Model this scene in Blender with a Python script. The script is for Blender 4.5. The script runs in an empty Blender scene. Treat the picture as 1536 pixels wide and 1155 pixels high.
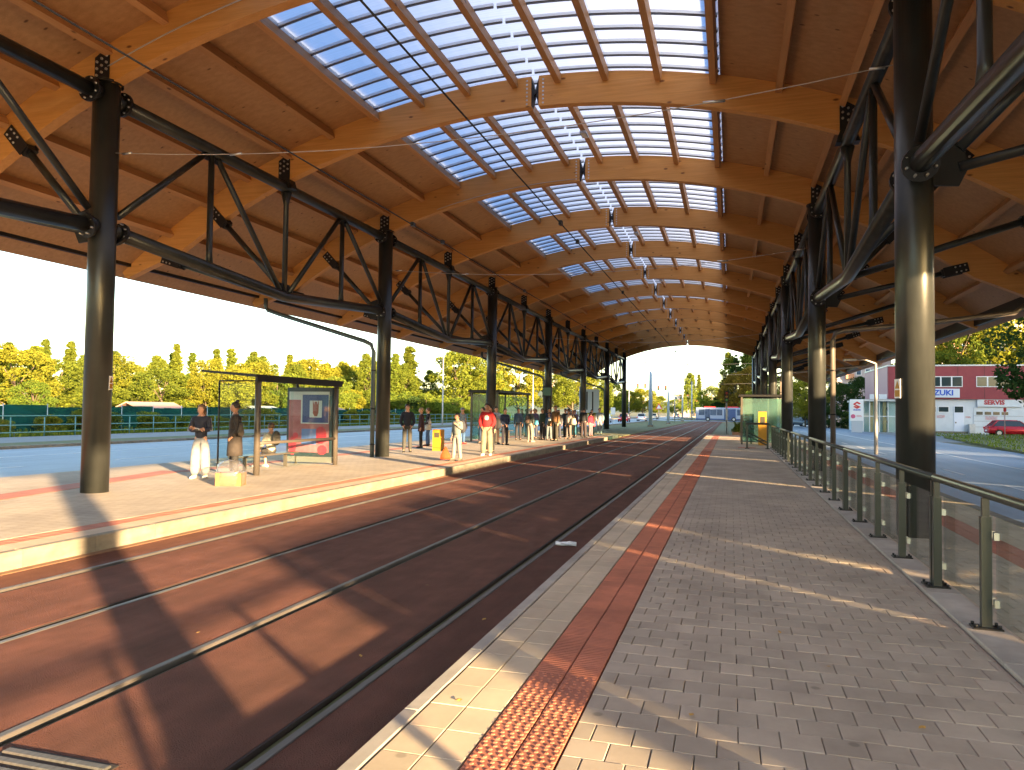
import bpy, math, random
from math import sin, cos, pi, radians, sqrt, atan2
from mathutils import Vector, Matrix
random.seed(7)
S = bpy.context.scene
COL = S.collection

# ------------------------------------------------------------------ camera
CF, CYAW, CPITCH, CROLL, CH = 1117.8, .2859, .0344, -.0121, 1.618
cam = bpy.data.cameras.new('camera'); camo = bpy.data.objects.new('camera', cam); COL.objects.link(camo)
cam.sensor_width = 36; cam.lens = 36*CF/1536; cam.clip_start = .05; cam.clip_end = 9000
r_ = Vector((cos(CYAW), sin(CYAW), 0)); f_ = Vector((-sin(CYAW), cos(CYAW), 0)); z_ = Vector((0, 0, 1))
fw = f_*cos(CPITCH)+z_*sin(CPITCH); up = z_*cos(CPITCH)-f_*sin(CPITCH)
rt = r_*cos(CROLL)-up*sin(CROLL); up2 = r_*sin(CROLL)+up*cos(CROLL)
M4 = Matrix((rt, up2, -fw)).transposed().to_4x4(); M4.translation = (0, 0, CH)
camo.matrix_world = M4
S.camera = camo
# ------------------------------------------------------------------ light
SUN_EL = math.atan(.15); SDX, SDY = .767, -.641          # horizontal direction towards the sun
w = bpy.data.worlds.new('World'); S.world = w; w.use_nodes = True
nt = w.node_tree; nt.nodes.clear()
sky = nt.nodes.new('ShaderNodeTexSky'); sky.sky_type = 'NISHITA'; sky.sun_disc = False
sky.sun_elevation = SUN_EL; sky.sun_rotation = atan2(SDX, SDY); sky.altitude = 200
sky.air_density = 1.0; sky.dust_density = .8; sky.ozone_density = 1.0
bg = nt.nodes.new('ShaderNodeBackground'); bg.inputs['Strength'].default_value = .095
wo = nt.nodes.new('ShaderNodeOutputWorld')
nt.links.new(sky.outputs[0], bg.inputs[0]); nt.links.new(bg.outputs[0], wo.inputs[0])
sun = bpy.data.lights.new('sun', 'SUN'); sun.energy = 5.0; sun.angle = radians(.8); sun.color = (1, .68, .36)
suno = bpy.data.objects.new('sun', sun); COL.objects.link(suno)
sd = Vector((SDX*cos(SUN_EL), SDY*cos(SUN_EL), sin(SUN_EL)))
suno.rotation_euler = sd.to_track_quat('Z', 'Y').to_euler(); suno.location = (20, -20, 30)
S.view_settings.view_transform = 'Standard'; S.view_settings.look = 'None'
S.view_settings.exposure = 2.97; S.view_settings.gamma = 1; S.view_settings.use_curve_mapping = False
S.cycles.max_bounces = 8; S.cycles.diffuse_bounces = 5; S.cycles.glossy_bounces = 3
S.cycles.transparent_max_bounces = 24; S.cycles.transmission_bounces = 6
S.cycles.sample_clamp_indirect = 6

# ------------------------------------------------------------------ materials
def mat(name, base, rough=.7, metal=0, c2=None, scale=4, bump=0, bscale=60, stretch=(1, 1, 1), spec=.5, detail=4, c3=None, rnd=0, bdist=.01, dirt=0, dsc=(1, 1, 1), spots=0):
    m = bpy.data.materials.new(name); m.use_nodes = True; n = m.node_tree.nodes; L = m.node_tree.links
    b = n['Principled BSDF']; b.inputs['Roughness'].default_value = rough; b.inputs['Metallic'].default_value = metal
    b.inputs['Specular IOR Level'].default_value = spec
    b.inputs['Base Color'].default_value = (*base, 1)
    if c2 or bump or rnd or dirt:
        tc = n.new('ShaderNodeTexCoord'); oi = n.new('ShaderNodeObjectInfo')
        mp = n.new('ShaderNodeMapping'); mp.inputs['Scale'].default_value = stretch
        L.new(tc.outputs['Object'], mp.inputs['Vector'])
        ad = n.new('ShaderNodeVectorMath'); ad.operation = 'ADD'
        ml = n.new('ShaderNodeMath'); ml.operation = 'MULTIPLY'; ml.inputs[1].default_value = 37.
        L.new(oi.outputs['Random'], ml.inputs[0]); L.new(mp.outputs[0], ad.inputs[0]); L.new(ml.outputs[0], ad.inputs[1])
        V = ad.outputs[0]
        col = None
        if c2:
            no = n.new('ShaderNodeTexNoise'); no.inputs['Scale'].default_value = scale; no.inputs['Detail'].default_value = detail
            L.new(V, no.inputs['Vector'])
            cr = n.new('ShaderNodeValToRGB'); cr.color_ramp.elements[0].position = .32; cr.color_ramp.elements[1].position = .68
            cr.color_ramp.elements[0].color = (*base, 1); cr.color_ramp.elements[1].color = (*c2, 1)
            if c3:
                e = cr.color_ramp.elements.new(.5); e.color = (*c3, 1)
            L.new(no.outputs['Fac'], cr.inputs[0]); col = cr.outputs[0]
        if rnd:
            hs = n.new('ShaderNodeHueSaturation')
            mr = n.new('ShaderNodeMapRange'); mr.inputs['To Min'].default_value = 1-rnd; mr.inputs['To Max'].default_value = 1+rnd
            L.new(oi.outputs['Random'], mr.inputs[0]); L.new(mr.outputs[0], hs.inputs['Value'])
            if col: L.new(col, hs.inputs['Color'])
            else: hs.inputs['Color'].default_value = (*base, 1)
            col = hs.outputs[0]
        if dirt:
            ge = n.new('ShaderNodeNewGeometry'); m3 = n.new('ShaderNodeMapping'); m3.inputs['Scale'].default_value = dsc; L.new(ge.outputs['Position'], m3.inputs['Vector'])
            n3 = n.new('ShaderNodeTexNoise'); n3.inputs['Scale'].default_value = 1; n3.inputs['Detail'].default_value = 7; n3.inputs['Roughness'].default_value = .65; L.new(m3.outputs[0], n3.inputs['Vector'])
            r3 = n.new('ShaderNodeMapRange'); r3.inputs['From Min'].default_value = .3; r3.inputs['From Max'].default_value = .7; r3.inputs['To Min'].default_value = 1-dirt; r3.inputs['To Max'].default_value = 1+dirt*.35
            L.new(n3.outputs['Fac'], r3.inputs[0]); fac = r3.outputs[0]
            if spots:
                v3 = n.new('ShaderNodeTexVoronoi'); v3.inputs['Scale'].default_value = 2.3; L.new(ge.outputs['Position'], v3.inputs['Vector'])
                q3 = n.new('ShaderNodeMapRange'); q3.inputs['From Min'].default_value = .045; q3.inputs['From Max'].default_value = .075; q3.inputs['To Min'].default_value = 1-spots; q3.inputs['To Max'].default_value = 1
                L.new(v3.outputs['Distance'], q3.inputs[0]); p3 = n.new('ShaderNodeMath'); p3.operation = 'MULTIPLY'; L.new(fac, p3.inputs[0]); L.new(q3.outputs[0], p3.inputs[1]); fac = p3.outputs[0]
            h3 = n.new('ShaderNodeHueSaturation'); L.new(fac, h3.inputs['Value'])
            if col: L.new(col, h3.inputs['Color'])
            else: h3.inputs['Color'].default_value = (*base, 1)
            col = h3.outputs[0]
        if col: L.new(col, b.inputs['Base Color'])
        if bump:
            n2 = n.new('ShaderNodeTexNoise'); n2.inputs['Scale'].default_value = bscale; n2.inputs['Detail'].default_value = 6
            L.new(V, n2.inputs['Vector'])
            bp = n.new('ShaderNodeBump'); bp.inputs['Strength'].default_value = bump; bp.inputs['Distance'].default_value = bdist
            L.new(n2.outputs['Fac'], bp.inputs['Height']); L.new(bp.outputs[0], b.inputs['Normal'])
    return m

def wood(name, c1, c2, along, knots=True, rough=.55, boards=0):
    m = mat(name, c1, rough); n = m.node_tree.nodes; L = m.node_tree.links; b = n['Principled BSDF']
    tc = n.new('ShaderNodeTexCoord'); oi = n.new('ShaderNodeObjectInfo')
    ml = n.new('ShaderNodeMath'); ml.operation = 'MULTIPLY'; ml.inputs[1].default_value = 53.
    L.new(oi.outputs['Random'], ml.inputs[0])
    ad = n.new('ShaderNodeVectorMath'); ad.operation = 'ADD'; L.new(tc.outputs['Object'], ad.inputs[0]); L.new(ml.outputs[0], ad.inputs[1])
    def mp(sc):
        q = n.new('ShaderNodeMapping'); q.inputs['Scale'].default_value = sc; L.new(ad.outputs[0], q.inputs['Vector']); return q.outputs[0]
    s = [(.35, 5, 9), (5, .35, 9)][along]; s2 = [(.5, 22, 30), (22, .5, 30)][along]
    n1 = n.new('ShaderNodeTexNoise'); n1.inputs['Scale'].default_value = 2.; n1.inputs['Detail'].default_value = 5; L.new(mp(s), n1.inputs['Vector'])
    n2 = n.new('ShaderNodeTexNoise'); n2.inputs['Scale'].default_value = 4; n2.inputs['Detail'].default_value = 3; L.new(mp(s2), n2.inputs['Vector'])
    cr = n.new('ShaderNodeValToRGB'); cr.color_ramp.elements[0].position = .3; cr.color_ramp.elements[1].position = .72
    cr.color_ramp.elements[0].color = (*c1, 1); cr.color_ramp.elements[1].color = (*c2, 1); L.new(n1.outputs['Fac'], cr.inputs[0])
    mx = n.new('ShaderNodeMix'); mx.data_type = 'RGBA'; mx.blend_type = 'MULTIPLY'; mx.inputs[0].default_value = .35
    L.new(cr.outputs[0], mx.inputs[6]); L.new(n2.outputs['Fac'], mx.inputs[7]); col = mx.outputs[2]
    if knots:
        vo = n.new('ShaderNodeTexVoronoi'); vo.inputs['Scale'].default_value = 3.2
        L.new(mp([(.45, 1, 1), (1, .45, 1)][along]), vo.inputs['Vector'])
        k = n.new('ShaderNodeValToRGB'); k.color_ramp.elements[0].position = .05; k.color_ramp.elements[1].position = .11
        k.color_ramp.elements[0].color = (.22, .12, .06, 1); k.color_ramp.elements[1].color = (1, 1, 1, 1)
        L.new(vo.outputs['Distance'], k.inputs[0])
        m2 = n.new('ShaderNodeMix'); m2.data_type = 'RGBA'; m2.blend_type = 'MULTIPLY'; m2.inputs[0].default_value = .9
        L.new(col, m2.inputs[6]); L.new(k.outputs[0], m2.inputs[7]); col = m2.outputs[2]
    hs = n.new('ShaderNodeHueSaturation'); mr = n.new('ShaderNodeMapRange'); mr.inputs['To Min'].default_value = .88; mr.inputs['To Max'].default_value = 1.12
    L.new(oi.outputs['Random'], mr.inputs[0]); L.new(mr.outputs[0], hs.inputs['Value']); L.new(col, hs.inputs['Color'])
    L.new(hs.outputs[0], b.inputs['Base Color'])
    return m

def leafmat(name, ca, cb, trans=.35, cc=None):
    m = bpy.data.materials.new(name); m.use_nodes = True; n = m.node_tree.nodes; L = m.node_tree.links
    n.remove(n['Principled BSDF']); out = n['Material Output']
    g = n.new('ShaderNodeNewGeometry'); cr = n.new('ShaderNodeValToRGB'); oi = n.new('ShaderNodeObjectInfo')
    tc = n.new('ShaderNodeTexCoord'); no = n.new('ShaderNodeTexNoise'); no.inputs['Scale'].default_value = .55; L.new(tc.outputs['Object'], no.inputs['Vector'])
    a = n.new('ShaderNodeMath'); a.operation = 'MULTIPLY_ADD'; a.inputs[1].default_value = .45; L.new(g.outputs['Random Per Island'], a.inputs[0])
    s = n.new('ShaderNodeMath'); s.operation = 'MULTIPLY_ADD'; s.inputs[1].default_value = .35; L.new(oi.outputs['Random'], s.inputs[0])
    t = n.new('ShaderNodeMath'); t.operation = 'MULTIPLY_ADD'; t.inputs[1].default_value = .7; t.inputs[2].default_value = -.25; L.new(no.outputs['Fac'], t.inputs[0])
    L.new(t.outputs[0], s.inputs[2]); L.new(s.outputs[0], a.inputs[2]); L.new(a.outputs[0], cr.inputs[0])
    cr.color_ramp.elements[0].position = .15; cr.color_ramp.elements[1].position = .85
    cr.color_ramp.elements[0].color = (*ca, 1); cr.color_ramp.elements[1].color = (*cb, 1)
    if cc: e = cr.color_ramp.elements.new(.97); e.color = (*cc, 1)
    d = n.new('ShaderNodeBsdfDiffuse'); tr = n.new('ShaderNodeBsdfTranslucent'); mx = n.new('ShaderNodeMixShader'); mx.inputs[0].default_value = trans
    L.new(cr.outputs[0], d.inputs[0]); L.new(cr.outputs[0], tr.inputs[0]); L.new(d.outputs[0], mx.inputs[1]); L.new(tr.outputs[0], mx.inputs[2])
    L.new(mx.outputs[0], out.inputs[0]); return m

def glass(name, tint=(.9, .96, .95), refl=.12, fog=0, fogc=(.7, .8, .8)):
    m = bpy.data.materials.new(name); m.use_nodes = True; n = m.node_tree.nodes; L = m.node_tree.links
    n.remove(n['Principled BSDF']); out = n['Material Output']
    t = n.new('ShaderNodeBsdfTransparent'); t.inputs[0].default_value = (*tint, 1)
    g = n.new('ShaderNodeBsdfGlossy'); g.inputs['Roughness'].default_value = .03
    fr = n.new('ShaderNodeLayerWeight'); fr.inputs[0].default_value = .5; pw = n.new('ShaderNodeMath'); pw.operation = 'POWER'; pw.inputs[1].default_value = 4.5
    L.new(fr.outputs['Facing'], pw.inputs[0])
    a = n.new('ShaderNodeMath'); a.operation = 'MULTIPLY_ADD'; a.inputs[1].default_value = .6; a.inputs[2].default_value = refl*.15; L.new(pw.outputs[0], a.inputs[0])
    mx = n.new('ShaderNodeMixShader'); L.new(a.outputs[0], mx.inputs[0]); L.new(t.outputs[0], mx.inputs[1]); L.new(g.outputs[0], mx.inputs[2])
    last = mx.outputs[0]
    if fog:
        d = n.new('ShaderNodeBsdfDiffuse'); d.inputs[0].default_value = (*fogc, 1)
        m2 = n.new('ShaderNodeMixShader'); m2.inputs[0].default_value = fog; L.new(last, m2.inputs[1]); L.new(d.outputs[0], m2.inputs[2]); last = m2.outputs[0]
    L.new(last, out.inputs[0]); return m

def skymat():
    m = bpy.data.materials.new('polycarbonate'); m.use_nodes = True; n = m.node_tree.nodes; L = m.node_tree.links
    n.remove(n['Principled BSDF']); out = n['Material Output']
    t = n.new('ShaderNodeBsdfTransparent'); t.inputs[0].default_value = (.64, .72, .86, 1)
    tr = n.new('ShaderNodeBsdfTranslucent'); tr.inputs[0].default_value = (.54, .60, .74, 1)
    tc = n.new('ShaderNodeTexCoord'); mp = n.new('ShaderNodeMapping'); mp.inputs['Scale'].default_value = (1, 26, 1)
    L.new(tc.outputs['Object'], mp.inputs[0]); no = n.new('ShaderNodeTexNoise'); no.inputs['Scale'].default_value = 1.2; L.new(mp.outputs[0], no.inputs[0])
    r = n.new('ShaderNodeMapRange'); r.inputs['From Min'].default_value = .3; r.inputs['From Max'].default_value = .7; r.inputs['To Min'].default_value = .78; r.inputs['To Max'].default_value = .9
    L.new(no.outputs['Fac'], r.inputs[0])
    mx = n.new('ShaderNodeMixShader'); L.new(r.outputs[0], mx.inputs[0]); L.new(t.outputs[0], mx.inputs[1]); L.new(tr.outputs[0], mx.inputs[2])
    L.new(mx.outputs[0], out.inputs[0]); return m

BEAM = wood('glulam_beam', (.66, .30, .065), (.78, .38, .105), 0)
PURL = wood('purlin_wood', (.54, .26, .09), (.64, .33, .13), 1, knots=True)
DECK = wood('deck_board', (.46, .24, .095), (.58, .32, .14), 0)
STEEL = mat('dark_steel_paint', (.040, .044, .041), .30, .35, dirt=.35, dsc=(3, 3, .5), c2=(.050, .054, .050), scale=3, bump=.06, bscale=25)
BLACK = mat('black_steel', (.012, .012, .013), .45, .2)
BOLT = mat('galvanised_bolt', (.55, .55, .52), .35, .9)
ALU = mat('aluminium_profile', (.62, .64, .66), .4, .6)
ALUD = mat('dark_profile', (.12, .13, .15), .5, .3)
GALV = mat('galvanised_steel', (.42, .45, .48), .45, .5, c2=(.5, .52, .55), scale=6)
RAILP = mat('railing_paint', (.050, .056, .050), .3, .35)
PAVER = mat('paver', (.44, .345, .27), .85, dirt=.30, dsc=(1.1, .8, 1), spots=.35, c2=(.50, .395, .31), scale=3.5, bump=.35, bscale=220, rnd=.10, bdist=.002)
SLAB = mat('edge_slab', (.58, .455, .32), .8, dirt=.28, dsc=(1.3, .9, 1), spots=.3, c2=(.54, .41, .29), scale=4, bump=.35, bscale=200, rnd=.07, bdist=.002)
TACT = mat('red_tactile', (.50, .17, .10), .8, dirt=.3, dsc=(1.6, 1.2, 1), c2=(.42, .14, .085), scale=6, bump=.3, bscale=150, rnd=.10, bdist=.002)
KERB = mat('kerb_concrete', (.25, .22, .17), .85, dirt=.4, dsc=(1.5, 1.5, 6), c2=(.19, .165, .125), scale=5, bump=.5, bscale=90, rnd=.06, bdist=.004)
KERBR = mat('edge_kerb_light', (.44, .38, .33), .8, c2=(.37, .32, .28), scale=5, bump=.3, bscale=90, rnd=.06, bdist=.003, dirt=.3, dsc=(1.5, 1, 1))
BED = mat('joint_bed', (.10, .08, .065), .95)
TRACKM = mat('red_resin_track', (.165, .068, .048), .88, dirt=.36, dsc=(2.2, .35, 1), c2=(.215, .088, .062), scale=3, bump=1., bscale=110, bdist=.035, c3=(.185, .077, .054), spec=.2)
GRIME = mat('rail_grime', (.035, .025, .022), .8)
RUST = mat('brown_grime', (.16, .085, .045), .9, c2=(.22, .12, .06), scale=8)
RAILM = mat('rail_steel', (.17, .155, .145), .5, .5, c2=(.11, .10, .092), scale=7, stretch=(6, .4, 1))
ASPH = mat('asphalt_sky_tint', (.14, .19, .27), .5, dirt=.35, dsc=(1.3, .05, 1), c2=(.165, .22, .31), scale=.6, bump=.5, bscale=180, spec=.55)  # blue cast of sky-lit shade is tinted into the base colour
ASPH2 = mat('worn_asphalt', (.18, .18, .185), .75, c2=(.22, .22, .22), scale=1.5, bump=.4, bscale=160)
WHITE = mat('white_paint', (.78, .78, .78), .6)
LINE = mat('road_marking', (.70, .70, .70), .7, c2=(.55, .55, .56), scale=12)
GRASSD = mat('dry_verge', (.16, .14, .06), .95, c2=(.09, .12, .035), scale=2.2, bump=.6, bscale=40, c3=(.13, .13, .05))
SOIL = mat('ground_soil', (.10, .11, .045), .95, c2=(.15, .13, .07), scale=.35, bump=.5, bscale=12)
BRICKG = mat('grey_pavement', (.34, .33, .32), .8, c2=(.28, .27, .27), scale=5, bump=.3, bscale=90)
HILLM = mat('hill_forest', (.055, .085, .06), .95, c2=(.085, .115, .075), scale=.02)
GLASS = glass('clear_glass', (.86, .94, .92), .25, fog=.05, fogc=(.45, .6, .58))
GLASSF = glass('dusty_glass', (.66, .82, .79), .25, fog=.07, fogc=(.35, .5, .5))
GLASST = glass('thin_glass', (.93, .98, .97), .1)
POLY = skymat()
BARK = mat('bark', (.11, .08, .055), .95, c2=(.16, .12, .09), scale=9, bump=.7, bscale=30)
L_YEL = leafmat('leaf_yellow_green', (.12, .15, .022), (.30, .28, .03), .42, (.36, .25, .03))
L_GRN = leafmat('leaf_green', (.075, .13, .022), (.22, .26, .035), .35)
L_MID = leafmat('leaf_mid_green', (.07, .11, .02), (.21, .24, .03), .42)
L_DRK = leafmat('leaf_dark', (.022, .05, .016), (.06, .10, .028), .2)
L_ORG = leafmat('leaf_orange', (.20, .14, .025), (.36, .22, .03), .4, (.40, .34, .04))
BLUEST = mat('faded_blue_steel', (.33, .42, .48), .5, .2)
TEAL = mat('teal_rail_paint', (.10, .24, .25), .5, .2)
MESHG = glass('green_mesh', (.10, .38, .34), 0, fog=.5, fogc=(.02, .11, .10))
RUBBER = mat('rubber', (.015, .015, .016), .8)
YEL = mat('ticket_yellow', (.46, .21, .01), .5, c2=(.42, .19, .01), scale=3)
SIGNW = mat('sign_white', (.80, .80, .80), .5)
RED = mat('signal_red', (.62, .03, .03), .5)

# ------------------------------------------------------------------ mesh helpers
class MB:
    def __init__(s): s.v = []; s.f = []; s.m = []; s.s = []
    def face(s, idx, m=0, sm=False): s.f.append(tuple(idx)); s.m.append(m); s.s.append(sm)
    def box(s, x0, x1, y0, y1, z0, z1, m=0, M=None):
        b = len(s.v); P = [(x0, y0, z0), (x1, y0, z0), (x1, y1, z0), (x0, y1, z0), (x0, y0, z1), (x1, y0, z1), (x1, y1, z1), (x0, y1, z1)]
        if M: P = [tuple(M @ Vector(p)) for p in P]
        s.v += P
        for q in ((0, 3, 2, 1), (4, 5, 6, 7), (0, 1, 5, 4), (1, 2, 6, 5), (2, 3, 7, 6), (3, 0, 4, 7)): s.face([b+i for i in q], m)
        return s
    def bev(s, x0, x1, y0, y1, z0, z1, c, m=0):       # box with chamfered top edge
        b = len(s.v)
        s.v += [(x0, y0, z0), (x1, y0, z0), (x1, y1, z0), (x0, y1, z0), (x0, y0, z1-c), (x1, y0, z1-c), (x1, y1, z1-c), (x0, y1, z1-c),
                (x0+c, y0+c, z1), (x1-c, y0+c, z1), (x1-c, y1-c, z1), (x0+c, y1-c, z1)]
        for q in ((0, 1, 5, 4), (1, 2, 6, 5), (2, 3, 7, 6), (3, 0, 4, 7), (4, 5, 9, 8), (5, 6, 10, 9), (6, 7, 11, 10), (7, 4, 8, 11), (8, 9, 10, 11)): s.face([b+i for i in q], m)
        return s
    def tube(s, pts, r, n=10, m=0, caps=True, sm=True, sx=1.):
        pts = [Vector(p) for p in pts]; rs = r if isinstance(r, (list, tuple)) else [r]*len(pts); b = len(s.v); k = len(pts)
        for i, p in enumerate(pts):
            d = (pts[min(i+1, k-1)]-pts[max(i-1, 0)]).normalized()
            a = Vector((0, 0, 1)) if abs(d.z) < .95 else Vector((0, 1, 0))
            u = d.cross(a).normalized(); v = u.cross(d)
            for j in range(n):
                t = 2*pi*(j+.5)/n; q = p+(u*cos(t)*sx+v*sin(t))*rs[i]; s.v.append(tuple(q))
        for i in range(k-1):
            for j in range(n):
                j2 = (j+1) % n; s.face((b+i*n+j, b+i*n+j2, b+(i+1)*n+j2, b+(i+1)*n+j), m, sm)
        if caps:
            s.face([b+j for j in range(n)][::-1], m); s.face([b+(k-1)*n+j for j in range(n)], m)
        return s
    def loft(s, rings, m=0, sm=True, caps=True, closed=True):
        b = len(s.v); n = len(rings[0])
        for R in rings: s.v += [tuple(p) for p in R]
        for i in range(len(rings)-1):
            for j in range(n if closed else n-1):
                j2 = (j+1) % n; s.face((b+i*n+j, b+i*n+j2, b+(i+1)*n+j2, b+(i+1)*n+j), m, sm)
        if caps: s.face([b+j for j in range(n)][::-1], m); s.face([b+(len(rings)-1)*n+j for j in range(n)], m)
        return s
    def sph(s, c, r, n=10, k=7, m=0, fn=None):
        rings = []
        for i in range(k+1):
            t = pi*i/k; rr = max(sin(t), .02); R = []
            for j in range(n):
                a = 2*pi*j/n; p = Vector((cos(a)*rr, sin(a)*rr, -cos(t)))
                if fn: p = fn(p)
                R.append((c[0]+p[0]*r[0], c[1]+p[1]*r[1], c[2]+p[2]*r[2]))
            rings.append(R)
        return s.loft(rings, m)
    def prism(s, poly, z0, z1, m=0, M=None):         # polygon in xy extruded in z
        b = len(s.v); n = len(poly); P = [(x, y, z0) for x, y in poly]+[(x, y, z1) for x, y in poly]
        if M: P = [tuple(M @ Vector(p)) for p in P]
        s.v += P
        s.face([b+i for i in range(n)][::-1], m); s.face([b+n+i for i in range(n)], m)
        for i in range(n): j = (i+1) % n; s.face((b+i, b+j, b+n+j, b+n+i), m)
        return s
    def mesh(s, name, mats, off=(0, 0, 0)):
        me = bpy.data.meshes.new(name); o = off
        me.from_pydata([(a-o[0], b-o[1], c-o[2]) for a, b, c in s.v], [], s.f)
        for m in (mats if isinstance(mats, (list, tuple)) else [mats]): me.materials.append(m)
        me.polygons.foreach_set('material_index', s.m); me.polygons.foreach_set('use_smooth', s.s)
        me.validate(); me.update(); return me
    def build(s, name, mats, parent=None, world=True):
        off = tuple(parent.location) if (parent and world) else (0, 0, 0)
        if parent and world and parent.parent: off = tuple(Vector(off)+parent.parent.location)
        return link(name, s.mesh(name, mats, off), parent)

def link(name, me, parent=None):
    o = bpy.data.objects.new(name, me); COL.objects.link(o)
    if parent: o.parent = parent
    return o
def tag(o, label=None, cat=None, group=None, kind=None):
    if label: o['label'] = label
    if cat: o['category'] = cat
    if group: o['group'] = group
    if kind: o['kind'] = kind
    return o
def thing(name, label, cat, loc=(0, 0, 0), rz=0, group=None):
    o = bpy.data.objects.new(name, None); COL.objects.link(o); o.location = loc; o.rotation_euler = (0, 0, rz); o.empty_display_size = .2
    return tag(o, label, cat, group)
def struct(name, mb, m, parent=None):
    o = mb.build(name, m, parent)
    if not parent: o['kind'] = 'structure'
    return o
def ctree(o, loc=None, rz=None, label=None, parent=None):
    c = o.copy(); COL.objects.link(c)
    if parent: c.parent = parent
    if loc is not None: c.location = loc
    if rz is not None: c.rotation_euler = (0, 0, rz)
    if label: c['label'] = label
    for ch in list(o.children): ctree(ch, parent=c)
    return c
def text(body, size, m, parent, loc, rot, name='lettering', ext=.01, bold=.0, sx=1):
    cu = bpy.data.curves.new('t', 'FONT'); cu.body = body; cu.size = size; cu.extrude = ext; cu.offset = bold; cu.align_x = 'CENTER'; cu.align_y = 'CENTER'; cu.resolution_u = 2
    t = bpy.data.objects.new('t', cu); COL.objects.link(t); dg = bpy.context.evaluated_depsgraph_get()
    me = bpy.data.meshes.new_from_object(t.evaluated_get(dg)); bpy.data.objects.remove(t)
    me.materials.clear(); me.materials.append(m)
    o = link(name, me, parent); o.location = loc; o.rotation_euler = rot; o.scale = (sx, 1, 1); return o
ORD = ['first', 'second', 'third', 'fourth', 'fifth', 'sixth', 'seventh', 'eighth', 'ninth', 'tenth', 'eleventh', 'twelfth', 'thirteenth', 'fourteenth', 'fifteenth', 'sixteenth', 'seventeenth', 'eighteenth', 'nineteenth', 'twentieth', 'twenty-first', 'twenty-second', 'twenty-third', 'twenty-fourth', 'twenty-fifth', 'twenty-sixth', 'twenty-seventh', 'twenty-eighth', 'twenty-ninth', 'thirtieth', 'thirty-first']

# ------------------------------------------------------------------ key dimensions
Y1, XL, XR = 11.25, -11.43, 2.40
ZTOP, ZBN, ZBM = 7.5, 5.08, 4.58
AX, AR, AZ = -4.5, 18.7, 8.96          # arch: apex x, intrados radius, intrados apex z
AD = .74                               # arch depth
J0, J1 = -3, 12                        # arch index range, 6 m apart
KX0, KX1, KX2, T0, T1, T2 = -1.695, -1.599, -1.387, -1.175, -.971, -.768
LK = -7.57; ZT = -.20
def arcz(x, d=0): return AZ-AR+sqrt((AR+d)**2-(x-AX)**2)
def arcp(ang, d=0): return (AX+(AR+d)*sin(ang), AZ-AR+(AR+d)*cos(ang))
def angx(x, d=0): return math.asin((x-AX)/(AR+d))

# ------------------------------------------------------------------ SETTING: ground, roads, track, platforms
struct('ground', MB().box(-2500, 2500, -900, 4200, -.9, -.24), SOIL)
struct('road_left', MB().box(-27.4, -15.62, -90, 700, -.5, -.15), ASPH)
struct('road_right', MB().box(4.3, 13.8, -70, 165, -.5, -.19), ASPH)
struct('road_forecourt', MB().box(13.82, 60, 58, 87, -.5, -.195), ASPH2)
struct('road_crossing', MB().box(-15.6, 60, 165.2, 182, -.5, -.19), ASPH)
struct('path_left', MB().box(-36.4, -30.6, -60, 400, -.5, -.10), ASPH2)
struct('kerb_left_road', MB().box(-27.7, -27.42, -90, 400, -.5, -.03), KERB)
struct('verge_left', MB().box(-30.58, -27.72, -90, 400, -.5, -.07), GRASSD)
struct('median_strip', MB().box(-15.58, -7.75, 52.9, 165, -.5, -.17), GRASSD)
struct('median_kerb', MB().box(-15.6, -15.45, 52.9, 165, -.5, -.05), KERB)
struct('verge_right', MB().prism([(12.2, 20), (13.2, 38), (16.6, 68), (17.6, 72), (26, 83.2), (60, 83.2), (60, 20)], -.4, -.08), GRASSD)
g = MB()
for y in range(-40, 160, 6): g.box(-19.55, -19.43, y, y+2.6, -.149, -.146)
g.box(-15.95, -15.83, -80, 160, -.149, -.146); g.box(-27.2, -27.08, -80, 200, -.149, -.146)
g.box(-23.4, -23.28, -80, 160, -.149, -.146)
struct('road_marking_left', g, LINE)
g = MB().box(9.55, 9.68, -60, 160, -.189, -.186)
for y in range(-40, 160, 6): g.box(6.85, 6.96, y, y+2.4, -.189, -.186)
struct('road_marking_right', g, LINE)
# track bed split so the rail grooves are real gaps
RX = {'r1': -6.855, 'r2': -5.365, 'r3': -3.823, 'r4': -2.334}
TE = 166
slots = [(-6.905, -6.745), (-5.475, -5.315), (-3.873, -3.713), (-2.444, -2.284)]
xs = [LK-.12]+[v for s_ in slots for v in s_]+[KX0-.0]
g = MB()
for i in range(0, len(xs), 2): g.box(xs[i], xs[i+1], -30, TE, -.5, ZT)
bed = struct('track_bed', g, TRACKM)
g = MB().box(LK, -1.7, -30, TE, -.55, -.5); struct('track_base', g, GRIME)
struct('track_edge_dirt', MB().box(LK+.0, LK+.13, -25, 52.5, -.3, ZT+.006), RUST)
for i, (k, groove_right) in enumerate([('r1', True), ('r2', False), ('r3', True), ('r4', False)]):
    lab = ['tram rail nearest the left platform kerb', 'inner rail of the far track, second from left platform', 'inner rail of the near track, between the two tracks', 'tram rail nearest the right platform with dark flange groove'][i]
    o = thing('steel_rail', lab, 'rail', (RX[k], 0, 0), 0, 'rails of the two tram tracks')
    a, b = slots[i]; q = MB(); hd = MB()
    if groove_right: hd.bev(a+.004, a+.062, -30, TE, -.5, ZT+.006, .006); q.box(a+.062, b, -30, TE, -.5, ZT-.045); q.box(b-.018, b, -30, TE, -.5, ZT-.004)
    else: hd.bev(b-.062, b-.004, -30, TE, -.5, ZT+.006, .006); q.box(a, b-.062, -30, TE, -.5, ZT-.045); q.box(a, a+.018, -30, TE, -.5, ZT-.004)
    hd.build('rail_head', RAILM, o); q.build('flange_groove', GRIME, o)
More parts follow.
